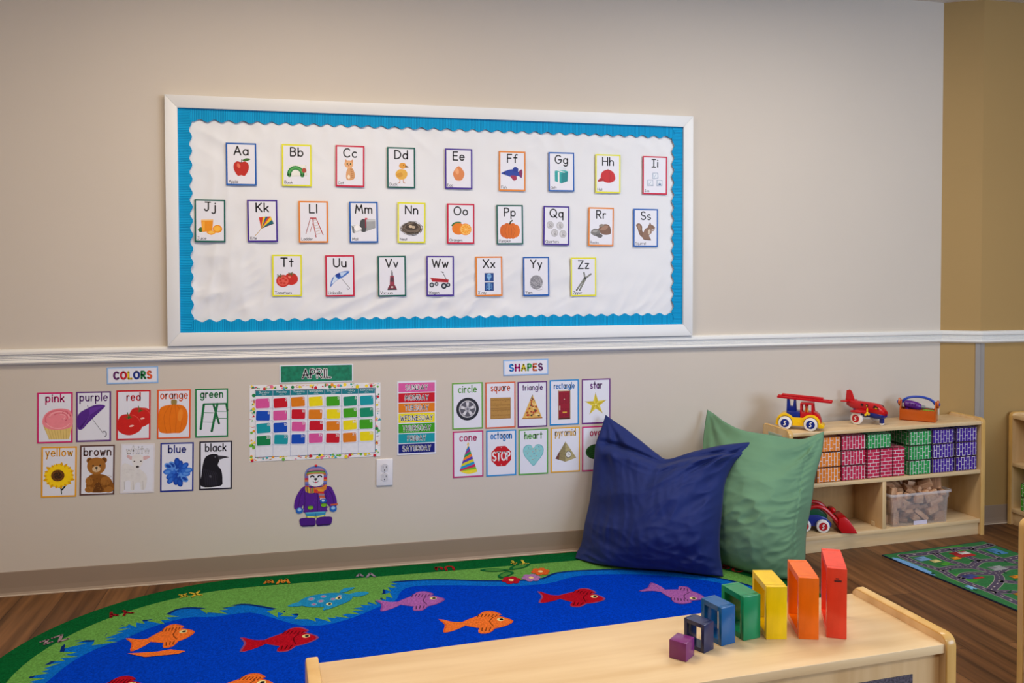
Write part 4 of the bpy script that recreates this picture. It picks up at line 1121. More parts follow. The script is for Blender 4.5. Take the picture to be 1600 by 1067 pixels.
for i, c in enumerate(((226, 160, 40), (206, 50, 40), (150, 130, 150), (196, 90, 60), (206, 180, 190))): k.rect(18 + i * 2.2, 24 - 9 * i, 26 - i, 9.2, c, -6)
k.ell(30, -20, 15, 9, (24, 86, 180)); k.ell(29, -19, 6, 5, (190, 214, 240)); k.ell(0, 22, 8, 8, (220, 60, 30))
k.build('scarf', t)
# ------------------------------------------------------------------ fish pond rug
RX0, RX1, RY0, RY1, RR, RT = 0.240, 3.14, -1.92, -0.040, 0.755, 0.010
def rrect(x0, x1, y0, y1, r, n=16):
    P = []
    for cx, cy, a in ((x1 - r, y1 - r, 0), (x0 + r, y1 - r, 90), (x0 + r, y0 + r, 180), (x1 - r, y0 + r, 270)):
        P += arc(cx, cy, r, r, a, a + 90, n)
    return P
DGR, LGR, NAVY, MBL, BLU = (8, 88, 44), (96, 152, 72), (8, 40, 110), (8, 100, 196), (0, 58, 190)
rug = MB()
P = rrect(RX0, RX1, RY0, RY1, RR, 20)
before = set()
rug.prism(P, 0, 0.0095, pile(DGR), M=Matrix(((1, 0, 0, 0), (0, 0, 1, 0), (0, 1, 0, 0), (0, 0, 0, 1))), rim=mat('rug_bound_edge', (16, 60, 38), rough=0.9), bev=0.002)
o_rug = rug.build('pond_rug', smooth=0)
tag(o_rug, 'large blue pond rug with coloured fish and a green lettered edge', 'rug')
k = Ink(9.6, 0.008)
k.fn = pile
mm = lambda pts: [(x * 1000, y * 1000) for x, y in pts]
k.poly(mm(rrect(RX0 + .105, RX1 - .105, RY0 + .105, RY1 - .108, RR - .105, 16)), LGR)
water = [(0.354, -0.872), (0.39, -0.792), (0.407, -0.705), (0.439, -0.624), (0.436, -0.515), (0.534, -0.526), (0.557, -0.455), (0.606, -0.397), (0.698, -0.378), (0.741, -0.313), (0.795, -0.307), (0.878, -0.343), (0.936, -0.321), (0.99, -0.321), (1.105, -0.399), (1.198, -0.477), (1.272, -0.494), (1.363, -0.456), (1.397, -0.404), (1.483, -0.38), (1.506, -0.235), (1.578, -0.217), (1.719, -0.234), (1.874, -0.282), (2.013, -0.313), (2.123, -0.316), (2.197, -0.268), (2.328, -0.267), (2.546, -0.308), (2.72, -0.40), (2.84, -0.50), (2.93, -0.64), (2.97, -0.8)]
water = [(x + .014, y - .008) for x, y in water]
rest = [(2.98, -1.2), (2.94, -1.5), (2.7, -1.74), (2.2, -1.78), (1.5, -1.72), (1.0, -1.78), (.6, -1.66), (.42, -1.4), (.37, -1.1)]
full = smooth_line(water + rest, 3, True)
def inset(P, d, jag=0.0, seed=1):
    rg = random.Random(seed)
    n = len(P); out = []
    for i in range(n):
        a, b, c = Vector(P[i - 1]), Vector(P[i]), Vector(P[(i + 1) % n])
        t = (c - a)
        nn = Vector((t.y, -t.x)).normalized()
        out.append(tuple(b + nn * (d + rg.uniform(-jag, jag))))
    return out
k.poly(mm(inset(full, -.010)), NAVY)
k.poly(mm(inset(full, .004)), MBL)
deep = [(.43, -.95), (.465, -.80), (.50, -.68), (.55, -.60), (.63, -.53), (.70, -.455), (.80, -.40), (.90, -.415), (1.02, -.405), (1.11, -.48), (1.20, -.56), (1.29, -.575), (1.39, -.53), (1.47, -.465), (1.54, -.42), (1.575, -.32), (1.64, -.285), (1.8, -.315), (2.0, -.37), (2.15, -.375), (2.25, -.335), (2.35, -.325), (2.55, -.37), (2.72, -.455), (2.83, -.55), (2.90, -.68), (2.93, -.85)]
k.poly(mm(smooth_line(deep + [(2.94, -1.2), (2.89, -1.48), (2.66, -1.70), (2.2, -1.74), (1.5, -1.68), (1.0, -1.74), (.62, -1.62), (.46, -1.38), (.41, -1.12)], 3, True)), BLU)
# grass tufts leaning over the bank
rg = random.Random(3)
for (x, y) in [(.40, -.80), (.42, -.72), (.45, -.63), (.46, -.53), (.55, -.53), (.575, -.46), (.62, -.40), (.71, -.385), (1.12, -.41), (1.16, -.44), (1.21, -.475), (1.25, -.49), (1.29, -.495), (1.33, -.48), (1.37, -.46), (1.41, -.41), (1.45, -.39), (1.50, -.36), (1.51, -.27), (1.52, -.25), (.90, -.345), (.88, -.34)]:
    a = rg.uniform(-1.5, -.2) if x > .6 else rg.uniform(-.5, .5)
    for q in range(3):
        aa = a + (q - 1) * .28; L = rg.uniform(.030, .060)
        bx, by = x + (q - 1) * .020 * math.sin(-a), y + (q - 1) * .020 * math.cos(a)
        px_, py_ = -math.sin(aa) * .020, math.cos(aa) * .020
        k.poly(mm([(bx - px_ - .02 * math.cos(aa), by - py_ - .02 * math.sin(aa)), (bx + L * math.cos(aa), by + L * math.sin(aa)), (bx + px_ - .02 * math.cos(aa), by + py_ - .02 * math.sin(aa))]), LGR)
def fish(x, y, ang, L, c, edge, hgt=.62, flip=1):
    body = [(-.20, .04), (0, .20), (.16, .27), (.34, .17), (.5, 0), (.36, -.16), (.16, -.22), (0, -.17), (-.20, -.05)]
    tail = [(-.16, .03), (-.34, .06), (-.52, .17), (-.44, -.02), (-.46, -.26), (-.30, -.20), (-.16, -.06)]
    fin = [(.02, .16), (.10, .34), (.24, .36), (.36, .22), (.2, .2)]
    bel = [(.06, -.14), (.0, -.32), (.14, -.34), (.24, -.16)]
    ca, sa = math.cos(ang), math.sin(ang)
    T = lambda P, s=1.0: [((x + L * (px * s * ca - flip * pz * s * hgt * 1.5 * sa)) * 1000, (y + L * (px * s * sa + flip * pz * s * hgt * 1.5 * ca)) * 1000) for px, pz in P]
    for P in (fin, tail, bel, body): k.poly(smooth_line(T(P, 1.03), 3, True), edge)
    for P in (fin, tail, bel, body): k.poly(smooth_line(T(P, .97), 3, True), c)
    dkc = dk(c, .55)
    for i in range(6): k.line(T([(.02 + .05 * i, .19 - .006 * i), (.05 + .05 * i, .29 - .012 * i)]), 4, dkc)
    for i in range(3): k.line(T([(.06 + .06 * i, -.18), (.05 + .05 * i, -.28)]), 4, dkc)
    k.line(smooth_line(T([(.24, .16), (.18, .02), (.22, -.14)]), 4), 4, dkc)
    e = T([(.34, .07)])[0]
    k.ell(e[0], e[1], 13, 13, (226, 214, 150)); k.ell(e[0] + 3, e[1], 7, 8, (20, 24, 30))
ORG, RED, MAU = (222, 110, 44), (166, 14, 34), (158, 92, 168)
fish(.745, -.555, .22, .205, ORG, (206, 90, 40), .84)
fish(1.135, -.668, -.06, .25, RED, (130, 70, 120), .68)
fish(1.600, -.440, -.03, .245, MAU, (130, 70, 150), .68)
fish(1.805, -.680, -.12, .25, ORG, (206, 90, 40), .68)
fish(2.195, -.535, -.35, .25, RED, (130, 70, 120), .68)
fish(2.588, -.585, -.70, .235, MAU, (130, 70, 150), .68, -1)
fish(1.02, -.965, -.1, .22, ORG, (206, 90, 40), .62)
fish(.645, -.895, .0, .21, RED, (150, 20, 40), .62)
# tail skirt of the near left fish
k.poly(mm([(.66, -.66), (.72, -.70), (.82, -.70), (.84, -.685), (.79, -.66), (.75, -.668)]), ORG)
# turtle
k.blob(mm([(1.19, -.345), (1.23, -.30), (1.31, -.285), (1.37, -.31), (1.385, -.36), (1.34, -.41), (1.26, -.415), (1.205, -.39)]), (30, 132, 186))
for x, y, r in ((1.235, -.33, 14), (1.27, -.36, 13), (1.28, -.315, 12), (1.315, -.35, 12), (1.245, -.385, 11), (1.34, -.325, 10)): k.ell(x * 1000, y * 1000, r, r * 1.2, (96, 160, 190)); k.ell(x * 1000, y * 1000, r * .6, r * .7, (176, 110, 160))
k.blob(mm([(1.38, -.31), (1.43, -.30), (1.45, -.32), (1.42, -.345), (1.385, -.34)]), (36, 140, 190)); k.blob(mm([(1.36, -.29), (1.40, -.25), (1.36, -.25), (1.34, -.285)]), (36, 140, 190)); k.blob(mm([(1.19, -.35), (1.15, -.38), (1.20, -.39)]), (36, 140, 190)); k.blob(mm([(1.29, -.41), (1.28, -.45), (1.34, -.41)]), (36, 140, 190))
for x, y in ((1.335, -.345), (1.30, -.395)): k.ell(x * 1000, y * 1000, 11, 14, (214, 214, 150)); k.ell(x * 1000 + 2, y * 1000, 6, 8, (20, 24, 40))
# flowers and leaves
for (x, y), c in (((2.012, -.312), (166, 20, 40)), ((2.096, -.305), (160, 110, 170)), ((2.150, -.246), (206, 92, 40))):
    for i in range(6):
        a = i * 1.047; k.ell(x * 1000 + 24 * math.cos(a), y * 1000 + 26 * math.sin(a), 15, 17, c)
    k.ell(x * 1000, y * 1000, 10, 12, (226, 200, 140))
for P in ([(1.91, -.175), (1.96, -.165), (2.03, -.20), (1.96, -.205)], [(2.03, -.20), (2.06, -.15), (2.13, -.145), (2.10, -.185)], [(2.02, -.21), (1.97, -.25), (1.98, -.285), (2.04, -.24)]):
    k.blob(mm(P), (14, 92, 50)); k.blob(mm([(sum(p[0] for p in P) / 4 * .35 + p[0] * .65, sum(p[1] for p in P) / 4 * .35 + p[1] * .65) for p in P]), (70, 130, 60))
# lettered edge: pairs read from the far side
def edge_text(s, x, y, c, rot, cap=46):
    q = Ink(0, 0.03); q.fn = pile
    q.text(s, 0, -cap / 2, cap, c, w=.22, track=.35)
    a = math.radians(rot + 180); ca, sa = math.cos(a), math.sin(a)
    k.lay += k.dz
    for f_, mi_ in zip(q.f, q.mi):
        k._add([[(x * 1000 + q.v[i][0] * ca - q.v[i][2] * sa, y * 1000 + q.v[i][0] * sa + q.v[i][2] * ca) for i in f_]], c)
for s, x, y, c, rot in (('Zz', .40, -.50, (150, 128, 140), 40), ('Yy', .565, -.316, (140, 30, 36), 32), ('Xx', .785, -.185, (206, 180, 60), 18), ('Ww', 1.10, -.120, (206, 130, 50), 0), ('Vv', 1.448, -.128, (140, 130, 150), 0), ('Uu', 1.772, -.124, (150, 30, 36), 0), ('Tt', 2.09, -.120, (206, 190, 70), 0), ('Ss', 2.42, -.118, (150, 128, 150), 0), ('Qq', 2.93, -.40, (150, 40, 36), -40), ('Aa', .31, -.86, (150, 30, 36), 78)):
    edge_text(s, x, y, c, rot)
k.build('pond_design', o_rug, floor=True)

# ------------------------------------------------------------------ play mat with streets
A_, B_, D_ = Vector((3.655, -.372)), Vector((4.225, -.316)), Vector((3.785, -1.30))
ux = (B_ - A_).normalized(); uy = (D_ - A_).normalized()
Wm, Hm = (B_ - A_).length * 1000, (D_ - A_).length * 1000
def mp2(p): q = A_ + ux * (p[0] / 1000) + uy * (p[1] / 1000); return (q.x * 1000, q.y * 1000)
def mat_floor(rgb): return mat('street_mat_%02x%02x%02x' % tuple(int(x) for x in rgb), rgb, rough=0.8, var=0.16, scale=(120, 120, 120), bump=0.15, spec=0.2)
cor = [mp2(p) for p in ((0, 0), (Wm, 0), (Wm, Hm), (0, Hm))]
b = MB()
b.prism([(x / 1000, y / 1000) for x, y in cor], 0.0003, 0.0055, mat_floor((30, 40, 62)), M=Matrix(((1, 0, 0, 0), (0, 0, 1, 0), (0, 1, 0, 0), (0, 0, 0, 1))))
sm = b.build('street_play_mat', smooth=0)
tag(sm, 'green children\'s play mat printed with grey streets, on the wood floor', 'play mat')
k = Ink(5.6, 0.005)
k.fn = mat_floor
def ply(P, c): k.poly([mp2(p) for p in P], c)
def lin_(P, w, c): k.line([mp2(p) for p in P], w, c)
ply([(4, 4), (Wm - 4, 4), (Wm - 4, Hm - 4), (4, Hm - 4)], (46, 112, 64))
for P, c in (([(4, 60), (34, 70), (30, 230), (4, 260)], (110, 160, 214)), ([(300, 20), (420, 10), (400, 60), (320, 70)], (60, 140, 50)), ([(40, 300), (140, 290), (150, 360), (50, 380)], (60, 140, 50))): k.blob([mp2(p) for p in P], c)
roads = [[(70, 40), (60, 120), (80, 230), (60, 330), (70, 480), (60, 640), (70, 800), (60, 900)], [(70, 40), (200, 50), (340, 40), (480, 60), (560, 50)], [(80, 230), (160, 220), (230, 240), (330, 200), (440, 220), (560, 210)], [(230, 60), (210, 140), (230, 240), (260, 330), (200, 400), (70, 470)], [(430, 60), (440, 220), (470, 330), (380, 420), (400, 560), (460, 640), (450, 800)], [(200, 400), (290, 470), (400, 560)], [(70, 640), (190, 620), (300, 660), (440, 640)], [(190, 620), (200, 760), (160, 880)], [(470, 330), (560, 350)], [(440, 790), (300, 800), (200, 760)], [(340, 40), (330, 110), (330, 200)], [(80, 330), (150, 300), (260, 330), (360, 300), (470, 330)], [(70, 480), (160, 520), (190, 620)], [(60, 800), (140, 850), (260, 870), (420, 860), (540, 880)], [(560, 430), (480, 470), (400, 560)]]
for P in roads: lin_(smooth_line(P, 6), 38, (150, 150, 140))
for P in roads: lin_(smooth_line(P, 6), 32, (80, 72, 94))
for P in roads:
    S_l = smooth_line(P, 8)
    for i in range(0, len(S_l) - 1, 2): lin_([S_l[i], ((S_l[i][0] + S_l[i + 1][0]) / 2, (S_l[i][1] + S_l[i + 1][1]) / 2)], 5, (200, 190, 190))
rg = random.Random(17)
for x, y, w, h, c in ((120, 100, 60, 44, (110, 150, 196)), (150, 140, 40, 30, (206, 196, 130)), (330, 110, 90, 60, (176, 40, 46)), (350, 100, 50, 26, (206, 206, 206)), (130, 330, 60, 40, (60, 70, 130)), (150, 350, 50, 14, (190, 40, 50)), (320, 290, 70, 44, (150, 156, 160)), (330, 520, 90, 70, (180, 44, 46)), (320, 540, 50, 16, (206, 200, 196)), (500, 130, 60, 70, (70, 130, 180)), (510, 270, 50, 40, (120, 60, 40)), (150, 540, 50, 40, (206, 140, 30)), (300, 390, 44, 26, (206, 130, 30)), (520, 450, 60, 40, (120, 170, 210)), (120, 740, 60, 40, (206, 206, 200)), (330, 720, 60, 50, (200, 130, 30)), (520, 600, 70, 60, (180, 46, 50)), (260, 140, 40, 26, (214, 140, 40)), (30, 420, 26, 40, (120, 180, 220)), (510, 720, 50, 50, (190, 200, 206)), (160, 180, 50, 30, (70, 150, 50)), (260, 860, 70, 40, (120, 180, 214))):
    ply([(x - w / 2, y - h / 2), (x + w / 2, y - h / 2), (x + w / 2, y + h / 2), (x - w / 2, y + h / 2)], c)
    ply([(x - w / 2, y - h / 2), (x, y - h / 2), (x, y), (x - w / 2, y)], tuple(int(v * .8) for v in c))
for i in range(34): x, y = rg.uniform(12, Wm - 12), rg.uniform(12, Hm - 12); q = mp2((x, y)); k.ell(q[0], q[1], rg.uniform(5, 11), rg.uniform(4, 8), (14, 74, 44), rg.uniform(0, 90), n=10)
k.build('street_design', sm, floor=True)
BIN_BLOCKS = [(3,-0.0502,-0.0149,0.009,0.0,0.924,-0.383,-0.0), (2,-0.1155,0.062,0.011,0.0,1.0,0.0,0.0), (0,0.0252,-0.0023,0.015,0.562,-0.562,0.429,-0.429), (1,0.0761,-0.0221,0.015,0.0,0.357,-0.934,-0.0), (1,0.0456,0.0586,0.015,0.0,-0.042,-0.999,-0.0), (4,-0.142,-0.0147,0.021,0.0,-0.707,-0.0,-0.707), (4,-0.0548,0.0633,0.021,0.52,-0.479,0.52,0.479), (3,0.144,0.0389,0.0225,0.5,-0.5,-0.5,0.5), (3,0.124,-0.0585,0.0225,0.707,0.707,-0.0,0.0), (4,-0.1141,0.0282,0.0227,0.75,0.217,0.196,-0.593), (0,-0.0079,-0.0441,0.026,0.57,0.341,-0.261,-0.701), (4,-0.1049,-0.0136,0.0282,0.971,0.203,-0.013,-0.123), (0,-0.1212,-0.0523,0.029,0.162,-0.688,0.162,0.688), (1,-0.0112,0.0588,0.0326,0.627,-0.598,0.377,0.326), (2,0.0889,0.0426,0.0326,0.291,0.311,0.026,0.904), (1,0.0534,0.0218,0.0341,0.761,0.539,0.073,-0.353), (2,0.0244,-0.0532,0.0351,0.361,-0.116,-0.924,0.045), (0,-0.0741,0.0338,0.037,0.594,-0.617,0.501,0.126), (1,-0.0082,0.0111,0.037,0.241,0.336,0.739,-0.533), (2,0.0664,-0.0177,0.041,0.988,-0.0,0.0,-0.154), (0,0.1149,0.021,0.0427,0.171,0.657,-0.686,-0.261), (3,-0.051,-0.0476,0.0429,0.669,-0.23,-0.23,-0.669), (4,-0.1266,0.065,0.043,0.0,0.0,0.707,-0.707), (3,-0.064,0.0063,0.0512,0.475,0.415,-0.024,0.776), (3,0.144,-0.02,0.0527,0.619,-0.341,0.619,-0.341), (0,-0.0315,0.0026,0.0547,0.736,-0.156,-0.415,0.511), (1,0.0815,-0.061,0.0558,0.695,-0.695,-0.131,-0.131), (1,0.0683,0.0261,0.0602,0.178,0.902,-0.266,-0.288), (2,-0.1287,-0.0062,0.0613,0.356,0.681,0.625,0.137), (2,-0.0982,-0.0098,0.0647,0.811,-0.204,0.36,-0.414), (0,0.0095,0.0602,0.0662,0.94,0.025,0.34,-0.009), (3,0.0556,-0.0258,0.0686,0.158,0.83,0.526,0.1), (3,-0.0061,-0.0393,0.0723,0.291,-0.2,0.056,0.934), (1,-0.0542,-0.0168,0.0732,0.355,-0.526,0.771,-0.055), (4,0.1135,-0.0295,0.0741,0.67,-0.383,-0.313,-0.553), (4,0.0271,0.0014,0.0748,0.054,0.96,-0.18,0.207), (2,0.1125,0.0488,0.0816,0.682,0.657,-0.321,0.009), (2,-0.0819,-0.0355,0.0842,0.638,-0.267,-0.417,0.59), (0,-0.1337,0.0333,0.0844,0.406,0.579,0.685,-0.175), (0,-0.138,-0.061,0.087,0.707,-0.0,0.707,-0.0), (1,-0.0787,0.0436,0.0876,0.525,0.437,0.634,0.362), (4,-0.0414,0.0447,0.0889,0.129,-0.499,0.335,-0.789), (3,-0.0053,-0.0253,0.0898,0.11,-0.2,0.094,0.969), (0,0.0784,0.0206,0.0923,0.705,0.638,0.236,-0.201), (3,0.1121,-0.0174,0.0929,0.306,-0.172,0.464,0.814), (2,0.0996,-0.0642,0.094,0.124,-0.139,0.696,0.693), (4,-0.132,-0.0226,0.0966,0.0,0.0,0.162,0.987), (1,-0.0146,0.0135,0.0988,0.825,0.339,0.353,0.282), (0,0.0379,0.0563,0.0996,0.003,-0.905,0.028,-0.424), (4,-0.0701,-0.0529,0.1033,0.671,-0.138,0.255,-0.683), (2,0.1001,0.0632,0.1049,0.169,-0.148,0.734,0.641), (4,-0.1283,0.0539,0.1064,0.616,-0.236,-0.347,-0.667), (4,0.0029,-0.065,0.1138,0.707,0.707,0.02,-0.02), (3,0.0296,-0.0131,0.1141,0.678,0.258,0.216,0.653), (2,-0.109,-0.065,0.116,0.5,0.5,-0.5,0.5), (2,-0.0098,0.0405,0.1189,0.499,0.728,0.469,0.037), (1,0.1198,0.0372,0.1196,0.736,0.639,-0.16,0.156), (0,0.0472,-0.061,0.1197,0.39,-0.39,-0.59,-0.59), (1,-0.0732,0.0404,0.1205,0.475,-0.762,0.309,-0.313), (3,0.079,-0.0009,0.1212,0.443,-0.864,-0.235,0.046), (2,-0.0356,-0.0458,0.1252,0.751,-0.601,-0.101,0.252), (4,0.0845,-0.065,0.1257,0.399,0.399,-0.584,0.584), (0,-0.061,-0.0225,0.1262,0.226,0.833,0.373,-0.34), (3,-0.1001,0.0038,0.1275,0.173,0.897,-0.206,0.35), (0,0.0233,0.0459,0.1294,0.293,0.664,0.619,0.3), (2,0.139,-0.0381,0.1332,0.013,-0.707,-0.707,-0.013), (4,-0.1147,-0.0284,0.1349,0.078,-0.158,-0.697,0.695), (1,0.0825,-0.0379,0.1351,0.313,-0.266,-0.621,-0.667), (4,-0.0267,0.0527,0.1402,0.069,-0.304,0.521,0.794), (3,-0.144,0.0109,0.1426,0.678,-0.202,0.678,-0.202), (0,0.0835,0.0433,0.1433,0.624,-0.023,-0.33,-0.708), (2,0.0104,-0.0231,0.1437,0.226,-0.752,0.52,-0.337), (1,-0.138,-0.0564,0.1471,0.058,-0.705,-0.058,0.705), (0,-0.1145,0.0199,0.1475,0.691,-0.119,-0.412,-0.582), (1,0.1146,0.045,0.1495,0.11,-0.681,0.694,-0.206), (3,-0.0729,0.067,0.1534,0.703,0.703,0.078,-0.078), (3,0.0534,0.046,0.1544,0.469,0.682,0.529,0.187), (3,-0.0305,-0.0407,0.1546,0.022,0.574,-0.782,-0.241), (0,-0.0519,0.0152,0.1575,0.105,-0.869,0.428,0.224), (4,-0.0004,0.0518,0.1604,0.084,0.877,0.009,-0.472), (1,0.0952,-0.0144,0.1614,0.74,0.415,0.526,-0.06), (2,0.0354,0.0036,0.1626,0.052,0.108,0.026,0.992), (3,0.1228,-0.0407,0.1696,0.818,0.063,-0.461,0.338), (1,0.0589,-0.0446,0.1726,0.319,0.313,0.881,0.159), (4,-0.1318,-0.0229,0.173,0.148,-0.989,0.001,-0.01), (0,-0.1261,0.0469,0.1745,0.055,-0.8,-0.251,0.542), (1,0.016,0.0588,0.1815,0.363,-0.309,-0.668,-0.571), (2,-0.061,-0.0107,0.1815,0.358,-0.022,0.878,0.318), (0,-0.0977,-0.0458,0.1851,0.491,0.218,-0.578,0.614), (2,0.08,0.0628,0.1852,0.085,-0.071,-0.76,-0.641), (4,0.0638,0.0128,0.1865,0.251,-0.405,-0.879,-0.035)]
# ------------------------------------------------------------------ low shelf with bricks and toys
SA = 0.0644
SO = Vector((4.3045, -0.2235, 0))
SD = 0.200
SX0, SX1, SXI0, SXI1 = -1.056, 0.012, -1.034, -0.012
SH, STOP, SMID, SBOT = 0.552, 0.538, 0.3075, 0.0765
def swp(x, y, z):
    c, s = math.cos(SA), math.sin(SA)
    return (SO.x + c * x - s * y, SO.y + s * x + c * y, z)
def side_profile(D, H, r):
    return [(0, 0.0), (D, 0.0), (D, H - .012)] + [(D - .012, H)] + [(r, H)] + arc(r, H - r, r, r, 90, 180, 6)[1:]
def side_panel(x0, x1, D, H, parent, r=.026):
    b = MB()
    # outline in local y,z pushed along x
    M = Matrix(((0, 1, 0, 0), (1, 0, 0, 0), (0, 0, 1, 0), (0, 0, 0, 1)))
    b.prism(side_profile(D, H, r), x0, x1, MAPLE_Z, rim=EDGE, M=M, bev=.0035)
    return b.build('side_panel', parent)
def board_part(name, x0, x1, y0, y1, z0, z1, m, parent, bev=.0015):
    b = MB(); b.box(((x0 + x1) / 2, (y0 + y1) / 2, (z0 + z1) / 2), (x1 - x0, y1 - y0, z1 - z0), m, bev=bev)
    return b.build(name, parent)
shelf = thing('toy_shelf', 'low maple shelf of coloured bricks with toy vehicles on top, against the back wall', 'shelf', tuple(SO), (0, 0, SA))
lp = side_panel(SX0, SXI0, SD, SH, shelf)
side_panel(SXI1, SX1, SD, SH, shelf)
board_part('top_board', SXI0, SXI1, .003, SD, STOP - .0165, STOP, MAPLE_X, shelf)
board_part('middle_shelf', SXI0, SXI1, .004, SD - .006, SMID - .0165, SMID, MAPLE_X, shelf)
board_part('bottom_shelf', SXI0, SXI1, .004, SD - .006, SBOT - .0185, SBOT, MAPLE_X, shelf)
board_part('toe_board', SXI0, SXI1, .014, .030, 0, SBOT - .0185, MAPLE_X, shelf)
board_part('divider', -.563, -.543, .004, SD - .006, SBOT, SMID - .0165, MAPLE_Z, shelf)
board_part('back_panel', SXI0, SXI1, SD - .006, SD - .001, .03, STOP - .0165, BACK_SHADED, shelf, bev=0)
b = MB(); b.box((SX0 - .0012, .100, .497), (.0018, .105, .052), mat('label_sleeve_plastic', (196, 206, 200), rough=0.2, var=0.02)); b.box((SX0 - .0022, .100, .497), (.0008, .094, .040), mat('label_card_green', (150, 190, 160), rough=0.5)); b.build('label_holder', lp, smooth=0)
for px, pz in ((-.55, .10),):
    b = MB(); b.box((-.5665, .06, .088), (.006, .018, .02), mat('shelf_clip_clear', (214, 190, 150), rough=0.3)); b.build('clip', shelf)

# cardboard bricks
def brick_mat(name, col, edge=(40, 26, 28), grout=(226, 222, 226)):
    m = bpy.data.materials.new(name)
    m.use_nodes = True
    nt = m.node_tree
    b = nt.nodes['Principled BSDF']
    b.inputs['Roughness'].default_value = 0.45
    uv = nt.nodes.new('ShaderNodeUVMap')
    bk = nt.nodes.new('ShaderNodeTexBrick')
    bk.inputs['Scale'].default_value = 1.0
    bk.inputs['Brick Width'].default_value = 0.0335
    bk.inputs['Row Height'].default_value = 0.0155
    bk.inputs['Mortar Size'].default_value = 0.0011
    bk.inputs['Mortar Smooth'].default_value = 0.0
    c = rgba(col)
    bk.inputs['Color1'].default_value = c
    bk.inputs['Color2'].default_value = tuple(x * .86 for x in c[:3]) + (1,)
    bk.inputs['Mortar'].default_value = rgba(grout)
    nt.links.new(uv.outputs[0], bk.inputs['Vector'])
    nt.links.new(bk.outputs[0], b.inputs['Base Color'])
    return m
BRK = {'orange': brick_mat('orange_brick_print', (236, 132, 24)), 'crimson': brick_mat('crimson_brick_print', (198, 22, 74)), 'green': brick_mat('green_brick_print', (22, 154, 74)), 'purple': brick_mat('purple_brick_print', (64, 26, 150)), 'lime': brick_mat('lime_brick_print', (70, 170, 40))}
BEDGE = mat('dark_brick_edge', (52, 30, 34), rough=0.5)
def brick_mesh(name, w, d, h, m, upright_rows, seed):
    """box with printed faces and dark edges; upright_rows turns the printed bricks on end on the front"""
    bm = bmesh.new()
    r = bmesh.ops.create_cube(bm, size=1)
    for v in r['verts']:
        v.co = Vector((v.co.x * w, v.co.y * d, v.co.z * h))
    bmesh.ops.bevel(bm, geom=bm.edges[:], offset=.0026, segments=1, affect='EDGES')
    uvl = bm.loops.layers.uv.new('UVMap')
    rg = random.Random(seed); ou, ov = rg.uniform(0, .03), rg.uniform(0, .03)
    for f in bm.faces:
        n = f.normal
        big = max(abs(n.x), abs(n.y), abs(n.z)) > .99
        f.material_index = 0 if big else 1
        for l in f.loops:
            c = l.vert.co
            if abs(n.y) > .9: p = (c.z, c.x) if upright_rows else (c.x, c.z)
            elif abs(n.x) > .9: p = (c.z, c.y) if upright_rows else (c.y, c.z)
            else: p = (c.y, c.x)
            l[uvl].uv = (p[0] + .5 + ou, p[1] + .5 + ov)
    me = bpy.data.meshes.new(name)
    bm.to_mesh(me); bm.free()
    me.materials.append(m); me.materials.append(BEDGE)
    return me
bi = 0
def brick(cname, x0, x1, z0, z1, label, yf=.014, d=.165, upright=True, rz=0.0, group=None):
    global bi
    bi += 1
    w, h = x1 - x0 - .0012, z1 - z0 - .0012
    o = bpy.data.objects.new('cardboard_brick', brick_mesh('cardboard_brick', w, d, h, BRK[cname], upright, bi))
    o.location = swp((x0 + x1) / 2, yf + d / 2, (z0 + z1) / 2)
    o.rotation_euler = (0, 0, SA + rz)
    link(o)
    return tag(o, label, 'toy brick', group or (cname + ' cardboard bricks on the shelf'))
R3 = [(SMID, SMID + .0675), (SMID + .0675, SMID + .135), (SMID + .135, SMID + .2025)]
lev = ['lowest', 'middle', 'topmost']
for i, (z0, z1) in enumerate(R3):
    brick('orange', -1.031, -.907, z0, z1, 'orange cardboard brick mostly hidden behind the green pillow, %s of the far left stack' % lev[i], .02)
    brick('orange', -.904, -.780, z0, z1, 'orange cardboard brick showing beside the green pillow, %s of its stack' % lev[i])
    brick('crimson', -.774, -.6455, z0, z1, 'wide crimson cardboard brick, %s of the stack beside the orange bricks' % lev[i], .014 + .002 * i)
    brick('green', -.4135, -.2905, z0, z1, 'green cardboard brick, %s of the stack beside the purple bricks' % lev[i], .012)
    brick('purple', -.2815, -.1585, z0, z1, 'purple cardboard brick, %s of the stack next to the green bricks' % lev[i])
    brick('purple', -.1450, -.0225, z0, z1, 'purple cardboard brick, %s of the stack at the shelf\'s right end' % lev[i], .016)
for i, (x0, x1) in enumerate(((-.638, -.569), (-.568, -.4995), (-.4985, -.432))):
    brick('crimson', x0, x1, SMID, SMID + .1335, 'crimson cardboard brick standing on end, %s of three' % ['left', 'middle', 'right'][i], .016, upright=False)
brick('green', -.640, -.5105, SMID + .1342, SMID + .2015, 'single green cardboard brick lying on top of the upright crimson bricks', .014)

# ---- toy wheel used on the vehicles
WHEEL_W = plastic((236, 234, 232))
def wheel(parent, c, r, hub, side, w=.020, logo=True):
    """axle along local y; side = -1 shows its face to -y"""
    b = MB()
    c = Vector(c)
    s = side
    b.cyl(c - Vector((0, w / 2, 0)), c + Vector((0, w / 2, 0)), r, r, WHEEL_W, n=28, bev=.003)
    wo = b.build('wheel', parent)
    b = MB()
    y = c.y + s * (w / 2)
    b.cyl((c.x, y - s * .004, c.z), (c.x, y + s * .0014, c.z), r * .66, r * .64, plastic(hub), n=24)
    ho = b.build('hub', wo)
    if logo:
        b = MB()
        P = [(c.x + px * r * .5, y + s * .0018, c.z + pz * r * .5) for px, pz in smooth_line([(.42, .62), (-.05, .56), (-.18, .2), (.14, -.12), (.12, -.48), (-.42, -.62)], 4)]
        b.tube(P, r * .075, WHEEL_W, n=6)
        b.build('hub_emblem', ho)
    return wo

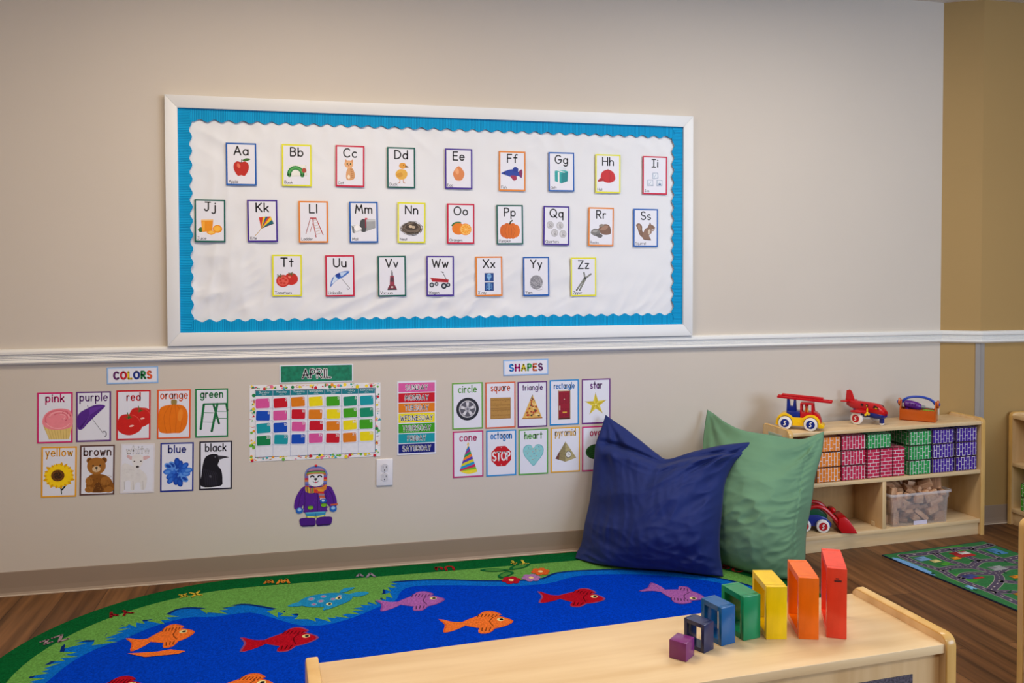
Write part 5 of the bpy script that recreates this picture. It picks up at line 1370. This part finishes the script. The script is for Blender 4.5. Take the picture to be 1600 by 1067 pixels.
# ---- fire truck
PR, PY, PB = (196, 12, 24), (246, 196, 14), (14, 40, 132)
RED_, YEL_, BLU_ = plastic(PR), plastic(PY), plastic(PB)
def rot_to(dx, dy): return math.atan2(dy, dx)
ft = thing('toy_fire_truck', 'red, yellow and blue toy fire truck with a long red ladder, on the shelf top', 'toy truck', swp(-.982, .128, STOP + .0004), (0, 0, math.radians(-38)))
hw = .036
b = MB()
R0, WB, wr = .0405, .108, .0286
prof = [(-.043, .022)] + arc(0, .0286, R0, R0 + .001, 188, 38, 14) + arc(WB, .0286, R0, R0 + .001, 142, 6, 14) + [(WB + .052, .025), (WB + .055, .020), (WB + .052, .013), (WB + .034, .012)] + arc(WB, .0286, .0312, .0312, -20, 200, 14)[0:] + [(WB - .034, .018), (.034, .018)] + arc(0, .0286, .0312, .0312, -20, 200, 14) + [(-.034, .014)]
b.prism(prof, -hw, hw, YEL_, bev=.0012)
b.build('chassis', ft)
for x in (0, WB):
    wheel(ft, (x, -.0385, wr), wr, PB, -1)
    wheel(ft, (x, .0385, wr), wr, PB, 1, logo=False)
b = MB()
b.box((.034, 0, .060), (.058, .062, .040), BLU_, bev=.004)
b.prism([(.002, .070), (.046, .070), (.042, .128), (.034, .133), (.030, .100), (.018, .100), (.014, .136), (.004, .138)], -.013, .013, BLU_, bev=.002)
b.build('ladder_mount', ft)
b = MB()  # cab: floor, pillars, roof, bonnet
b.box((.089, 0, .062), (.052, .066, .034), RED_, bev=.003)
b.box((.090, 0, .1165), (.056, .064, .007), RED_, bev=.003)
for x, t in ((.066, 0), (.113, .004)):
    for y in (-.030, .030):
        b.prism([(x - .0035, .076), (x + .0035 + t, .076), (x + .0035, .118), (x - .0035, .118)], y - .0025, y + .0025, RED_)
for y in (-.030, .030): b.prism([(.086, .076), (.091, .076), (.091, .118), (.087, .118)], y - .0025, y + .0025, RED_)
b.prism([(.114, .040), (.114, .082), (.128, .080), (.142, .066), (.150, .040), (.150, .026), (.140, .026), (.125, .050)], -.026, .026, RED_, bev=.003)
b.build('cab', ft)
b = MB(); b.cyl((.088, -.008, .078), (.088, -.008, .095), .009, .007, YEL_, n=14); b.ball((.088, -.008, .101), .008, mat('toy_figure_face', (226, 160, 116), rough=0.4), seg=12, rings=8); b.ball((.088, -.008, .107), (.0085, .0085, .005), RED_, seg=12, rings=6); b.build('driver_figure', ft)
b = MB()
tilt = Matrix.Translation((.078, 0, .1345)) @ Matrix.Rotation(math.radians(3.0), 4, 'Y')
for y in (-.017, .017): b.box((0, y, 0), (.232, .006, .011), RED_, bev=.002, M=tilt)
for i in range(11): b.box((-.105 + .021 * i, 0, -.001), (.006, .034, .006), RED_, bev=.0015, M=tilt)
for y in (-.012, .012): b.box((.0, y, .0085), (.176, .005, .008), RED_, bev=.002, M=Matrix.Translation((.100 - .032, 0, .1365)) @ Matrix.Rotation(math.radians(3.0), 4, 'Y'))
b.build('ladder', ft)

# ---- aeroplane
ap = thing('toy_aeroplane', 'red and blue toy propeller aeroplane with yellow propellers, on the shelf top', 'toy plane', swp(-.556, .116, STOP + .0004), (0, 0, math.radians(-69)))
b = MB()
def loft(b, secs, m, n=16, e=2.6):
    """rounded-box sections along x: (x, zc, half width, half height)"""
    before = set(b.bm.faces)
    rings = []
    for x, zc, w, h in secs:
        ring = []
        for i in range(n):
            a = 2 * math.pi * i / n
            ca, sa = math.cos(a), math.sin(a)
            ring.append(b.bm.verts.new((x, w * math.copysign(abs(ca) ** (2 / e), ca), zc + h * math.copysign(abs(sa) ** (2 / e), sa))))
        rings.append(ring)
    for A, B in zip(rings, rings[1:]):
        for i in range(n): b.bm.faces.new((A[i], A[(i + 1) % n], B[(i + 1) % n], B[i]))
    b.bm.faces.new(list(reversed(rings[0]))); b.bm.faces.new(rings[-1])
    return b._done(before, m)
loft(b, [(-.115, .088, .006, .012), (-.09, .086, .014, .020), (-.04, .080, .024, .026), (.02, .078, .027, .028), (.06, .075, .027, .028), (.085, .066, .025, .020), (.098, .060, .018, .012)], RED_)
b.build('fuselage', ap)
b = MB(); loft(b, [(-.07, .060, .014, .010), (-.02, .050, .024, .016), (.05, .046, .026, .017), (.088, .048, .023, .015), (.098, .050, .014, .009)], BLU_); b.box((.078, 0, .026), (.020, .014, .034), BLU_, bev=.003); b.build('belly', ap)
b = MB(); b.prism([(-.122, .092), (-.116, .150), (-.100, .156), (-.088, .146), (-.072, .104), (-.060, .092)], -.005, .005, RED_, bev=.002); b.build('tail_fin', ap)
b = MB(); b.box((-.104, 0, .100), (.030, .104, .006), RED_, bev=.0025); b.build('tail_plane', ap)
b = MB(); b.box((-.005, 0, .064), (.056, .196, .009), RED_, bev=.004); b.build('wing', ap)
for y in (-.062, .062):
    b = MB(); b.cyl((.015, y, .061), (.036, y, .061), .008, .006, RED_, n=14)
    b.build('engine', ap)
    b = MB(); b.ball((.039, y, .061), .0065, YEL_, seg=12, rings=8)
    for a in (90, 210, 330):
        ca, sa = math.cos(math.radians(a)), math.sin(math.radians(a))
        b.ball((.039, y + .015 * ca, .061 + .015 * sa), (.0028, .0055 if abs(ca) < .5 else .0105, .0105 if abs(ca) < .5 else .006), YEL_, seg=10, rings=6)
    b.build('propeller', ap)
for y in (-.078, .078): wheel(ap, (-.008, y, .030), .030, (190, 20, 36), -1 if y < 0 else 1, w=.016, logo=y < 0)
b = MB(); b.cyl((-.008, -.07, .030), (-.008, .07, .030), .004, .004, WHEEL_W, n=8); b.box((-.008, 0, .045), (.012, .03, .03), BLU_); b.build('axle', ap)
b = MB(); b.cyl((.078, -.006, .010), (.078, .006, .010), .010, .010, WHEEL_W, n=20, bev=.002); b.build('nose_wheel', ap)
b = MB()
for s in (-1, 1):
    b.prism([(.046, .084), (.078, .078), (.070, .092), (.052, .098)], s * .0262 - .001, s * .0262 + .001, mat('toy_window_dark', (60, 22, 24), rough=0.5))
    b.prism([(-.02, .086), (-.006, .086), (-.006, .098), (-.02, .098)], s * .0268 - .001, s * .0268 + .001, mat('toy_window_dark', (60, 22, 24)))
    b.prism([(.008, .086), (.020, .086), (.020, .098), (.008, .098)], s * .0268 - .001, s * .0268 + .001, mat('toy_window_dark', (60, 22, 24)))
b.build('windows', ap)
b = MB()
for s in (-1, 1): b.ball((.064, s * .0262, .083), (.010, .0016, .0035), YEL_, seg=10, rings=6); b.ball((.013, s * .0274, .090), (.004, .0014, .004), YEL_, seg=8, rings=6)
b.build('window_figures', ap)

ap.scale = (.93, .93, .93)
# ---- tool box and tools
TBO = plastic((188, 84, 18))
tb = thing('toy_tool_box', 'orange toy tool tray with blue arched handle, on the shelf top', 'toy tool box', swp(-.272, .112, STOP + .0004), (0, 0, SA + math.radians(-49)))
L_, W2, Hh = .148, .088, .052
b = MB()
b.box((0, 0, .0025), (L_, W2, .005), TBO, bev=.001)
for y in (-1, 1): b.box((0, y * (W2 / 2 - .002), Hh / 2), (L_, .004, Hh), TBO, bev=.001)
for y in (-1, 1):
    for i in range(13): b.box((-L_ / 2 + .010 + i * .0107, y * (W2 / 2 - .002), Hh), (.006, .004, .004), TBO)
b.build('tray', tb)
for s in (-1, 1):
    b = MB()
    M = Matrix(((0, 1, 0, 0), (1, 0, 0, 0), (0, 0, 1, 0), (0, 0, 0, 1)))
    b.prism([(-W2 / 2, .0), (W2 / 2, .0), (W2 / 2, Hh), (.014, .084), (.008, .092), (-.008, .092), (-.014, .084), (-W2 / 2, Hh)], s * L_ / 2 - .003, s * L_ / 2 + .003, TBO, M=M, bev=.0012)
    b.build('end_panel', tb)
b = MB(); b.tube([(x, 0, z) for x, z in arc(0, .076, .070, .034, 178, 2, 18)], .0058, plastic((20, 66, 178)), n=10); b.build('handle', tb)
for s in (-1, 1):
    b = MB()
    P = []
    for i in range(16):
        r = .019 if (i // 2) % 2 == 0 else .0145
        P.append((r * math.cos(2 * math.pi * i / 16), .080 + r * math.sin(2 * math.pi * i / 16)))
    b.prism(P, s * (L_ / 2 + .0035), s * (L_ / 2 + .013), TBO, M=Matrix(((0, 1, 0, 0), (1, 0, 0, 0), (0, 0, 1, 0), (0, 0, 0, 1))), bev=.001)
    ko = b.build('knob', tb)
    b = MB(); b.cyl((s * (L_ / 2 + .013), 0, .080), (s * (L_ / 2 + .0175), 0, .080), .0075, .0065, plastic((20, 66, 178)), n=12); b.build('knob_bolt', ko)
tr = Matrix.Translation(Vector(swp(-.272, .112, STOP))) @ Matrix.Rotation(SA + math.radians(-49), 4, 'Z')
dr = thing('toy_drill', 'purple toy drill lying in the orange tool tray', 'toy tool', tuple(tr @ Vector((-.020, -.006, .068))), (0, math.radians(6), SA + math.radians(-49)))
b = MB(); loft(b, [(-.042, .003, .010, .010), (-.036, .003, .017, .017), (-.010, .002, .020, .020), (.016, .0, .019, .019), (.030, -.001, .013, .013), (.034, -.001, .008, .008)], plastic((92, 30, 130)), e=2); b.cyl((-.024, 0, -.006), (-.030, .008, -.046), .010, .011, plastic((92, 30, 130)), n=14); b.build('drill_body', dr)
b = MB(); b.cyl((.033, 0, 0), (.050, 0, 0), .009, .0075, plastic((120, 124, 128)), n=14); b.cyl((.050, 0, 0), (.078, 0, 0), .003, .002, plastic((150, 152, 156)), n=8); b.build('drill_bit', dr)
b = MB()
for i in range(3): b.box((-.016 + .012 * i, -.0195, .006), (.007, .003, .012), plastic((70, 20, 104)), bev=.001)
b.build('vents', dr)
gt = thing('toy_spanner', 'lime green toy tool resting in the right side of the orange tray', 'toy tool', tuple(tr @ Vector((.046, -.020, .050))), (0, math.radians(-4), SA + math.radians(-49)))
b = MB(); b.prism([(-.024, -.007), (.016, -.005), (.026, -.008), (.027, .0), (.018, .003), (-.012, .006), (-.024, .006)], -.006, .006, plastic((120, 190, 30)), bev=.0015); b.build('spanner_body', gt)
b = MB(); b.cyl((-.020, 0, 0), (-.048, 0, -.002), .0045, .004, plastic((150, 200, 60)), n=10); b.build('grip', gt)

# ---- red loader in the lower left bay
ld = thing('toy_loader', 'red, green and blue toy loader with a scoop, in the lower shelf bay', 'toy digger', swp(-.862, .092, SBOT + .0004), (0, 0, SA + math.radians(-24)))
b = MB(); b.prism([(-.062, .020), (-.060, .058), (.010, .062), (.040, .052), (.060, .030), (.056, .018)], -.028, .028, BLU_, bev=.003); b.build('chassis', ld)
GRN_ = plastic((20, 92, 62))
b = MB(); b.prism([(-.062, .058), (-.060, .082), (-.030, .094), (.012, .086), (.044, .062), (.046, .050)], -.024, .024, GRN_, bev=.004); b.build('bonnet', ld)
b = MB()
b.tube(smooth_line([(-.064, -.018, .075), (-.066, -.018, .118), (-.052, -.018, .140), (-.030, -.018, .136), (-.020, -.018, .090)], 4), .0036, plastic((30, 40, 60)), n=8)
b.tube(smooth_line([(-.064, .018, .075), (-.066, .018, .118), (-.052, .018, .140), (-.030, .018, .136), (-.020, .018, .090)], 4), .0036, plastic((30, 40, 60)), n=8)
b.build('roll_bar', ld)
for y in (-1, 1):
    b = MB(); b.tube(smooth_line([(-.035, y * .032, .078), (-.005, y * .032, .094), (.030, y * .032, .088), (.062, y * .032, .058), (.085, y * .030, .030)], 5), .0078, RED_, n=10); b.build('loader_arm', ld)
b = MB(); b.box((.064, 0, .078), (.020, .050, .012), RED_, bev=.004); b.ball((.064, -.024, .080), .010, RED_, seg=12, rings=8); b.build('cross_bar', ld)
b = MB()
sc = [(.080, .056), (.100, .062), (.118, .048), (.140, .014), (.146, .002), (.092, .002), (.078, .020)]
b.prism(sc, -.044, .044, RED_, bev=.003); b.build('scoop', ld)
for x in (-.040, .026):
    wheel(ld, (x, -.034, .0235), .0235, (184, 20, 36), -1, w=.016)
    wheel(ld, (x, .034, .0235), .0235, (184, 20, 36), 1, w=.016, logo=False)

ld.scale = (1.22, 1.22, 1.22)
# ---- clear bin of wooden blocks
bn = thing('clear_bin', 'clear plastic bin heaped with wooden blocks on the bottom shelf', 'bin', swp(-.345, .0955, SBOT), (0, 0, SA))
cm = bpy.data.materials.new('cloudy_clear_plastic')
cm.use_nodes = True
nt = cm.node_tree
pb = nt.nodes['Principled BSDF']
pb.inputs['Base Color'].default_value = (0.86, 0.86, 0.92, 1)
pb.inputs['Roughness'].default_value = 0.3
tb_ = nt.nodes.new('ShaderNodeBsdfTransparent')
mxs = nt.nodes.new('ShaderNodeMixShader')
nzz = nt.nodes.new('ShaderNodeTexNoise'); nzz.inputs['Scale'].default_value = 30
mr = nt.nodes.new('ShaderNodeMapRange')
mr.inputs['To Min'].default_value, mr.inputs['To Max'].default_value = 0.60, 0.78
nt.links.new(nzz.outputs['Fac'], mr.inputs['Value'])
nt.links.new(mr.outputs[0], mxs.inputs['Fac'])
nt.links.new(pb.outputs[0], mxs.inputs[1]); nt.links.new(tb_.outputs[0], mxs.inputs[2])
nt.links.new(mxs.outputs[0], nt.nodes['Material Output'].inputs['Surface'])
BW, BD, BHt = .316, .162, .150
def rr(w, d, r=.018): 
    P = []
    for sx, sy, a in ((1, 1, 0), (-1, 1, 90), (-1, -1, 180), (1, -1, 270)):
        P += arc(sx * (w / 2 - r), sy * (d / 2 - r), r, r, a, a + 90, 5)
    return P
rings = [rr(BW, BD), rr(BW + .010, BD + .006), rr(BW + .010, BD + .006), rr(BW + .022, BD + .014), rr(BW + .024, BD + .016), rr(BW + .024, BD + .016)]
zs = [.001, BHt * .8, BHt * .8 + .0005, BHt * .82, BHt, BHt - .012]
rings = [rr(BW, BD), rr(BW + .010, BD + .006), rr(BW + .016, BD + .010), rr(BW + .018, BD + .012), rr(BW + .032, BD + .024), rr(BW + .033, BD + .025)]
zs = [.001, BHt * .76, BHt * .77, BHt, BHt + .001, BHt - .010]
n = len(rings[0])
vs = [(x, y, z) for R, z in zip(rings, zs) for x, y in R]
fs = [(i * n + j, i * n + (j + 1) % n, (i + 1) * n + (j + 1) % n, (i + 1) * n + j) for i in range(len(rings) - 1) for j in range(n)] + [tuple(reversed(range(n)))]
raw('tub', vs, fs, [cm], bn, smooth=True)
b = MB(); b.box((.0, -BD / 2 - .0012, .010), (.075, .0008, .018), mat('bin_label', (206, 200, 222), rough=0.5)); b.build('label', bn, smooth=0)
PINE = mat('pale_pine_block', (214, 170, 132), rough=0.6, rgb2=(190, 140, 104), scale=(16, 70, 70))
PINE2 = mat('grooved_pine_block', (206, 160, 122), rough=0.6, rgb2=(150, 104, 76), scale=(4, 200, 4))
TYPES = [(.058, .030, .030), (.058, .030, .030), (.075, .028, .022), (.058, .045, .018), (.042, .042, .022)]
BLK_ME = []
for i, s in enumerate(TYPES):
    bb = MB()
    bb.box((0, 0, 0), (s[0] - .0006, s[1] - .0006, s[2] - .0006), PINE if i != 3 else PINE2, bev=.0014)
    oo = bb.build('wooden_block')
    BLK_ME.append(oo.data)
    bpy.data.objects.remove(oo)
BT = Matrix.Translation(Vector(swp(-.345, .0955, SBOT + .0025))) @ Matrix.Rotation(SA, 4, 'Z')
for t_, x, y, z, qw, qx, qy, qz in BIN_BLOCKS:
    if z > 0.178:
        continue
    o = bpy.data.objects.new('wooden_block', BLK_ME[t_])
    o.matrix_world = BT @ Matrix.Translation((x, y, z)) @ Quaternion((qw, qx, qy, qz)).to_matrix().to_4x4()
    link(o)
    tag(o, 'plain pale wooden toy block in the heap inside the clear plastic bin', 'toy block', 'wooden blocks in the clear bin')

# ------------------------------------------------------------------ bookcase by the right edge, and the shelf unit nearest the camera
def side_unit(name, label, loc, length, depth, H, zs_, group=None):
    """open unit facing -x: its far end at local y=0, running towards the camera (-y)"""
    t = thing(name, label, 'shelf', loc)
    def endp(y0, y1):
        b = MB()
        P = [(0, 0), (depth, 0), (depth, H)] + [(.026, H)] + arc(.026, H - .026, .026, .026, 90, 180, 6)[1:]
        b.prism(P, y0, y1, MAPLE_Z, rim=EDGE, bev=.0035)
        return b.build('side_panel', t)
    endp(-.022, 0); endp(-length, -length + .022)
    for nm, z, th in zs_:
        board_part(nm, .004, depth - .006, -length + .022, -.022, z - th, z, MAPLE_X, t)
    board_part('back_panel', depth - .006, depth - .001, -length + .022, -.022, .03, H - .03, BACK_SHADED, t, bev=0)
    board_part('toe_board', .014, .03, -length + .022, -.022, 0, zs_[-1][1] - zs_[-1][2], MAPLE_X, t)
    return t
side_unit('bookcase', 'low maple bookcase holding green bricks, cut off by the right edge', (4.560, -.097, 0), 1.0, .29, .552, [('top_board', .538, .0165), ('middle_shelf', .305, .0165), ('bottom_shelf', .080, .0185)])
for i in range(2):
    o = bpy.data.objects.new('cardboard_brick', brick_mesh('cardboard_brick', .165, .128, .066, BRK['lime'], True, 40 + i))
    o.location = (4.575 + .0825, -.225, .0805 + .0335 + .067 * i)
    link(o)
    tag(o, 'bright green brick in the bookcase at the right edge, %s one' % ['lower', 'upper'][i], 'toy brick', 'green bricks in the bookcase')
side_unit('shelf_unit', 'maple shelf unit nearest the camera, only its upright edge showing at the right', (3.279, -1.49, 0), 1.05, .29, .515, [('top_board', .502, .0165), ('middle_shelf', .155, .0165), ('bottom_shelf', .08, .0185)])

# ------------------------------------------------------------------ cabinet in the foreground with rainbow blocks
CA = 0.0625
CO = Vector((2.452, -2.207, 0))
CDp, CH_, CTOP = .270, .552, .535
cb = thing('low_cabinet', 'low maple cabinet in the foreground with rainbow blocks standing on it', 'cabinet', tuple(CO), (0, 0, CA))
CL = -1.192
side_panel(CL, CL + .023, CDp, CH_, cb, r=.022)
side_panel(-.023, 0, CDp, CH_, cb, r=.022)
board_part('top_board', CL + .023, -.023, .006, CDp, CTOP - .0175, CTOP, MAPLE_X, cb)
FELT = mat('grey_violet_felt', (96, 90, 104), rough=0.95, rgb2=(54, 50, 62), scale=(220, 220, 220))
fp = board_part('front_panel', CL + .023, -.023, .020, .030, .04, CTOP - .0175, MAPLE_Z, cb, bev=0)
b = MB(); b.box(((CL + .0) / 2 - .0, .0192, .27), (-CL - .17, .0015, .42), FELT); b.build('felt_inset', fp, smooth=0)
board_part('bottom_board', CL + .023, -.023, .03, CDp - .006, .06, .078, MAPLE_X, cb)
board_part('back_panel', CL + .023, -.023, CDp - .008, CDp - .002, .04, CTOP - .0175, BACK_SHADED, cb, bev=0)
board_part('toe_board', CL + .023, -.023, .024, .036, 0, .04, MAPLE_X, cb)
b = MB(); b.cyl((CL - .0012, .055, .46), (CL + .001, .055, .46), .004, .004, mat('screw_dark_metal', (70, 60, 56), rough=0.4), n=12); b.build('screw', cb)

def frame_block(label, p0, ang_n, ln, th, h, col, solid=False, wall=None):
    """upright nested block: narrow face (width th) starts at p0 and runs along ang_n; its length ln lies behind it"""
    o = MB()
    m = paint(col)
    w = wall if wall else max(.009, h * .105)
    if solid:
        o.box((th / 2, ln / 2, h / 2), (th, ln, h), m, bev=.0012)
    else:
        o.box((th / 2, w / 2, h / 2), (th, w, h), m, bev=.001)
        o.box((th / 2, ln - w / 2, h / 2), (th, w, h), m, bev=.001)
        o.box((th / 2, ln / 2, h - w / 2), (th, ln - 2 * w, w), m)
        o.box((th / 2, ln / 2, w / 2), (th, ln - 2 * w, w), m)
    ob = o.build('rainbow_block', loc=(p0[0], p0[1], CTOP + .0002), rot=(0, 0, ang_n))
    return tag(ob, label, 'toy block', 'rainbow nesting blocks on the cabinet')
A = math.radians
frame_block('smallest block, solid purple cube at the front end of the rainbow row', (1.919, -2.161), A(41), .034, .036, .034, (118, 44, 112), solid=True)
frame_block('navy hollow block next to the purple cube', (1.966, -2.136), A(27), .047, .0295, .053, (36, 44, 86), wall=.0075)
frame_block('blue hollow block between the navy and green blocks', (2.011, -2.116), A(15), .058, .0345, .073, (10, 88, 152), wall=.0095)
frame_block('green hollow block between the blue and yellow blocks', (2.063, -2.104), A(9), .071, .040, .085, (8, 132, 84), wall=.0105)
frame_block('yellow hollow block between the green and orange blocks', (2.109, -2.108), A(-12), .092, .040, .1025, (238, 200, 0), wall=.0115)
frame_block('orange hollow block between the yellow and red blocks', (2.171, -2.120), A(-19), .104, .0375, .1195, (240, 108, 4), wall=.0125)
rb = frame_block('tallest block, red-orange, standing at the right end of the rainbow row', (2.227, -2.126), A(-28), .120, .0365, .1365, (236, 66, 40), wall=.0135)
b = MB(); b.box((.020, -.0003, .112), (.013, .0006, .0035), mat('dark_print', (90, 26, 24), rough=0.6)); b.box((.019, -.0003, .1165), (.006, .0006, .002), mat('dark_print', (90, 26, 24))); b.build('maker_stamp', rb, smooth=0)

# ------------------------------------------------------------------ floor pillows
def resample(P, n):
    P = [Vector(p) for p in smooth_line(P, 10)]
    d = [0]
    for a, b_ in zip(P, P[1:]): d.append(d[-1] + (b_ - a).length)
    out = []; j = 0
    for i in range(n + 1):
        t = d[-1] * i / n
        while j < len(d) - 2 and d[j + 1] < t: j += 1
        k_ = (t - d[j]) / max(1e-9, d[j + 1] - d[j])
        out.append(P[j].lerp(P[j + 1], min(1, max(0, k_))))
    return out
def pillow(name, label, bottom, top, left, right, front, back, m, seed, wr, skew=1.0, N=120):
    """two cloth panels sewn along four measured edges and filled; left/right run upwards"""
    Bm, Tp, Lf, Rt = resample(bottom, N), resample(top, N), resample(left, N), resample(right, N)
    c00, c10, c01, c11 = (Bm[0] + Lf[0]) / 2, (Bm[N] + Rt[0]) / 2, (Tp[0] + Lf[N]) / 2, (Tp[N] + Rt[N]) / 2
    Bm[0] = Lf[0] = c00; Bm[N] = Rt[0] = c10; Tp[0] = Lf[N] = c01; Tp[N] = Rt[N] = c11
    G = [[None] * (N + 1) for _ in range(N + 1)]
    for j in range(N + 1):
        v = j / N
        for i in range(N + 1):
            u = i / N
            G[j][i] = (1 - v) * Bm[i] + v * Tp[i] + (1 - u) * Lf[j] + u * Rt[j] - ((1 - u) * (1 - v) * c00 + u * (1 - v) * c10 + (1 - u) * v * c01 + u * v * c11)
    nrm = (c10 - c00).cross(c01 - c00).normalized()
    if nrm.y > 0: nrm = -nrm
    vs = []
    for side in (0, 1):
        for j in range(N + 1):
            v = j / N
            for i in range(N + 1):
                u = i / N
                p = G[j][i].copy()
                s_ = max(0, math.sin(math.pi * u ** skew)) ** .6 * max(0, math.sin(math.pi * min(1, v ** .85))) ** .5
                a = s_ * (front if side == 0 else back)
                # filling sinks: fuller low down
                a *= (1.12 - .42 * v)
                e = min(u, 1 - u, v, 1 - v)
                ww = min(1, e / .10)
                h = wr(u, v, side) * ww
                d_ = (a + h) if side == 0 else -(a + h * .5)
                q = p + nrm * d_ + Vector((0, 0, -.10 * a * (1 - v)))
                if q.z < .0125: q.z = .0125
                if side == 1 and q.y > -.012: q.y = -.012
                vs.append(tuple(q))
    K = (N + 1) * (N + 1)
    fs = []
    for j in range(N):
        for i in range(N):
            a = j * (N + 1) + i
            fs.append((a, a + 1, a + N + 2, a + N + 1))
            fs.append((K + a + N + 1, K + a + N + 2, K + a + 1, K + a))
    me = bpy.data.meshes.new(name)
    me.from_pydata(vs, [], fs)
    bm = bmesh.new(); bm.from_mesh(me)
    bmesh.ops.remove_doubles(bm, verts=bm.verts[:], dist=.0004)
    bmesh.ops.recalc_face_normals(bm, faces=bm.faces[:])
    bm.to_mesh(me); bm.free()
    me.materials.append(m)
    me.polygons.foreach_set('use_smooth', [True] * len(me.polygons))
    o = bpy.data.objects.new(name, me)
    link(o)
    tag(o, label, 'pillow')
    return o, G, nrm
nf = lambda a, b_, c: noise.noise(Vector((a, b_, c)))
rdg = lambda x: 1 - 2 * abs(x)
def wr_blue(u, v, s):
    h = 0
    # long soft folds from the ears, crumples at the foot and the right edge
    vc = .80 + .15 * min(1, u / .45) - .05 * max(0, (u - .5) / .5)      # where the slack top folds over
    h += .022 * math.exp(-((v - vc + .05) / .045) ** 2)
    h -= .034 * math.exp(-((v - vc - .012) / .022) ** 2) * min(1, (1 - u) * 9)
    h += .009 * rdg(nf(u * 3 + v * 1.5, v * 4.5 - u * 2, 1.0))
    h += .016 * max(0, 1 - v / .45) * rdg(nf(u * 4 - v * 3, v * 13 + u * 4, 4.0))
    h += .020 * max(0, (u - .45) / .55) * rdg(nf(u * 5 + v * 3, v * 9 - u * 6, 6.0))
    h += .004 * rdg(nf(u * 15 + v * 2, v * 3.5, 2.0)) + .0015 * nf(u * 30, v * 22, 3.0)
    dx, dy = u - 1, v - 1
    h += .014 * max(0, 1 - math.hypot(dx, dy) / .75) * math.sin(math.atan2(dy, dx) * 14) * min(1, math.hypot(dx, dy) / .15)
    dx = u
    h += .010 * max(0, 1 - math.hypot(dx, dy) / .6) * math.sin(math.atan2(dy, dx) * 12) * min(1, math.hypot(dx, dy) / .15)
    return h if s == 0 else h * .3
def wr_green(u, v, s):
    h = .009 * rdg(nf(u * 3.5 + v * 2, v * 5 - u * 2.5, 11.0))
    h += .016 * max(0, 1 - abs(v - .35) / .5) * rdg(nf(u * 4 + v * 4, v * 15 - u * 5, 14.0)) * (0.4 + .6 * u)
    h += .012 * max(0, (u - .72) / .28) * rdg(nf(u * 6, v * 26 - u * 8, 15.0))
    h -= .010 * math.exp(-((u - .88) / .012) ** 2) * .5
    dx, dy = u - 1, v - 1
    h += .012 * max(0, 1 - math.hypot(dx, dy) / .8) * math.sin(math.atan2(dy, dx) * 11 + 1) * min(1, math.hypot(dx, dy) / .18)
    dx = u
    h += .010 * max(0, 1 - math.hypot(dx, dy) / .7) * math.sin(math.atan2(dy, dx) * 9 + .5) * min(1, math.hypot(dx, dy) / .18)
    h += .002 * nf(u * 9 + v * 8, v * 20, 12.0)
    return h if s == 0 else h * .3
BLUC = mat('navy_cotton', (22, 40, 104), rough=0.66, var=0.10, scale=(5, 5, 5), bump=0.10, bscale=600, sheen=0.06, spec=0.25)
GRNC = mat('sage_cotton', (102, 144, 114), rough=0.75, var=0.08, scale=(5, 5, 5), bump=0.10, bscale=600, sheen=0.1, spec=0.25)
pillow('blue_floor_pillow', 'big navy blue floor pillow on the rug, leaning on the wall',
       [(2.334, -.133, .014), (2.397, -.213, .014), (2.476, -.263, .014), (2.678, -.356, .014), (2.786, -.434, .014), (2.849, -.478, .014)],
       [(2.499, -.05, .611), (2.539, -.07, .581), (2.576, -.09, .555), (2.628, -.14, .509), (2.682, -.19, .461), (2.719, -.22, .441), (2.805, -.25, .470), (2.880, -.265, .489), (2.956, -.28, .503), (3.071, -.30, .514)],
       [(2.334, -.133, .014), (2.352, -.10, .030), (2.374, -.09, .062), (2.393, -.085, .154), (2.418, -.08, .257), (2.439, -.07, .42), (2.449, -.065, .489), (2.479, -.055, .556), (2.499, -.05, .611)],
       [(2.849, -.478, .014), (2.858, -.45, .041), (2.854, -.44, .094), (2.857, -.43, .159), (2.882, -.40, .252), (2.916, -.36, .359), (2.972, -.33, .433), (3.038, -.31, .471), (3.071, -.30, .514)],
       .165, .075, BLUC, 1, wr_blue, 1.45)
go, GG, gn = pillow('green_floor_pillow', 'big sage green floor pillow behind the blue one, leaning on the wall and shelf',
       [(2.904, -.299, .014), (2.918, -.358, .014), (2.983, -.465, .014), (3.041, -.538, .014), (3.112, -.562, .014), (3.178, -.535, .014)],
       [(2.989, -.04, .613), (3.011, -.06, .598), (3.027, -.14, .573), (3.061, -.24, .553), (3.146, -.315, .544), (3.265, -.345, .525), (3.340, -.350, .542), (3.379, -.355, .556)],
       [(2.904, -.299, .014), (2.890, -.28, .080), (2.885, -.24, .207), (2.911, -.16, .353), (2.944, -.09, .458), (2.972, -.05, .542), (2.989, -.04, .613)],
       [(3.178, -.535, .014), (3.193, -.51, .031), (3.203, -.50, .069), (3.223, -.475, .168), (3.261, -.45, .273), (3.297, -.42, .376), (3.359, -.375, .477), (3.379, -.355, .556)],
       .095, .03, GRNC, 2, wr_green, 1.2)
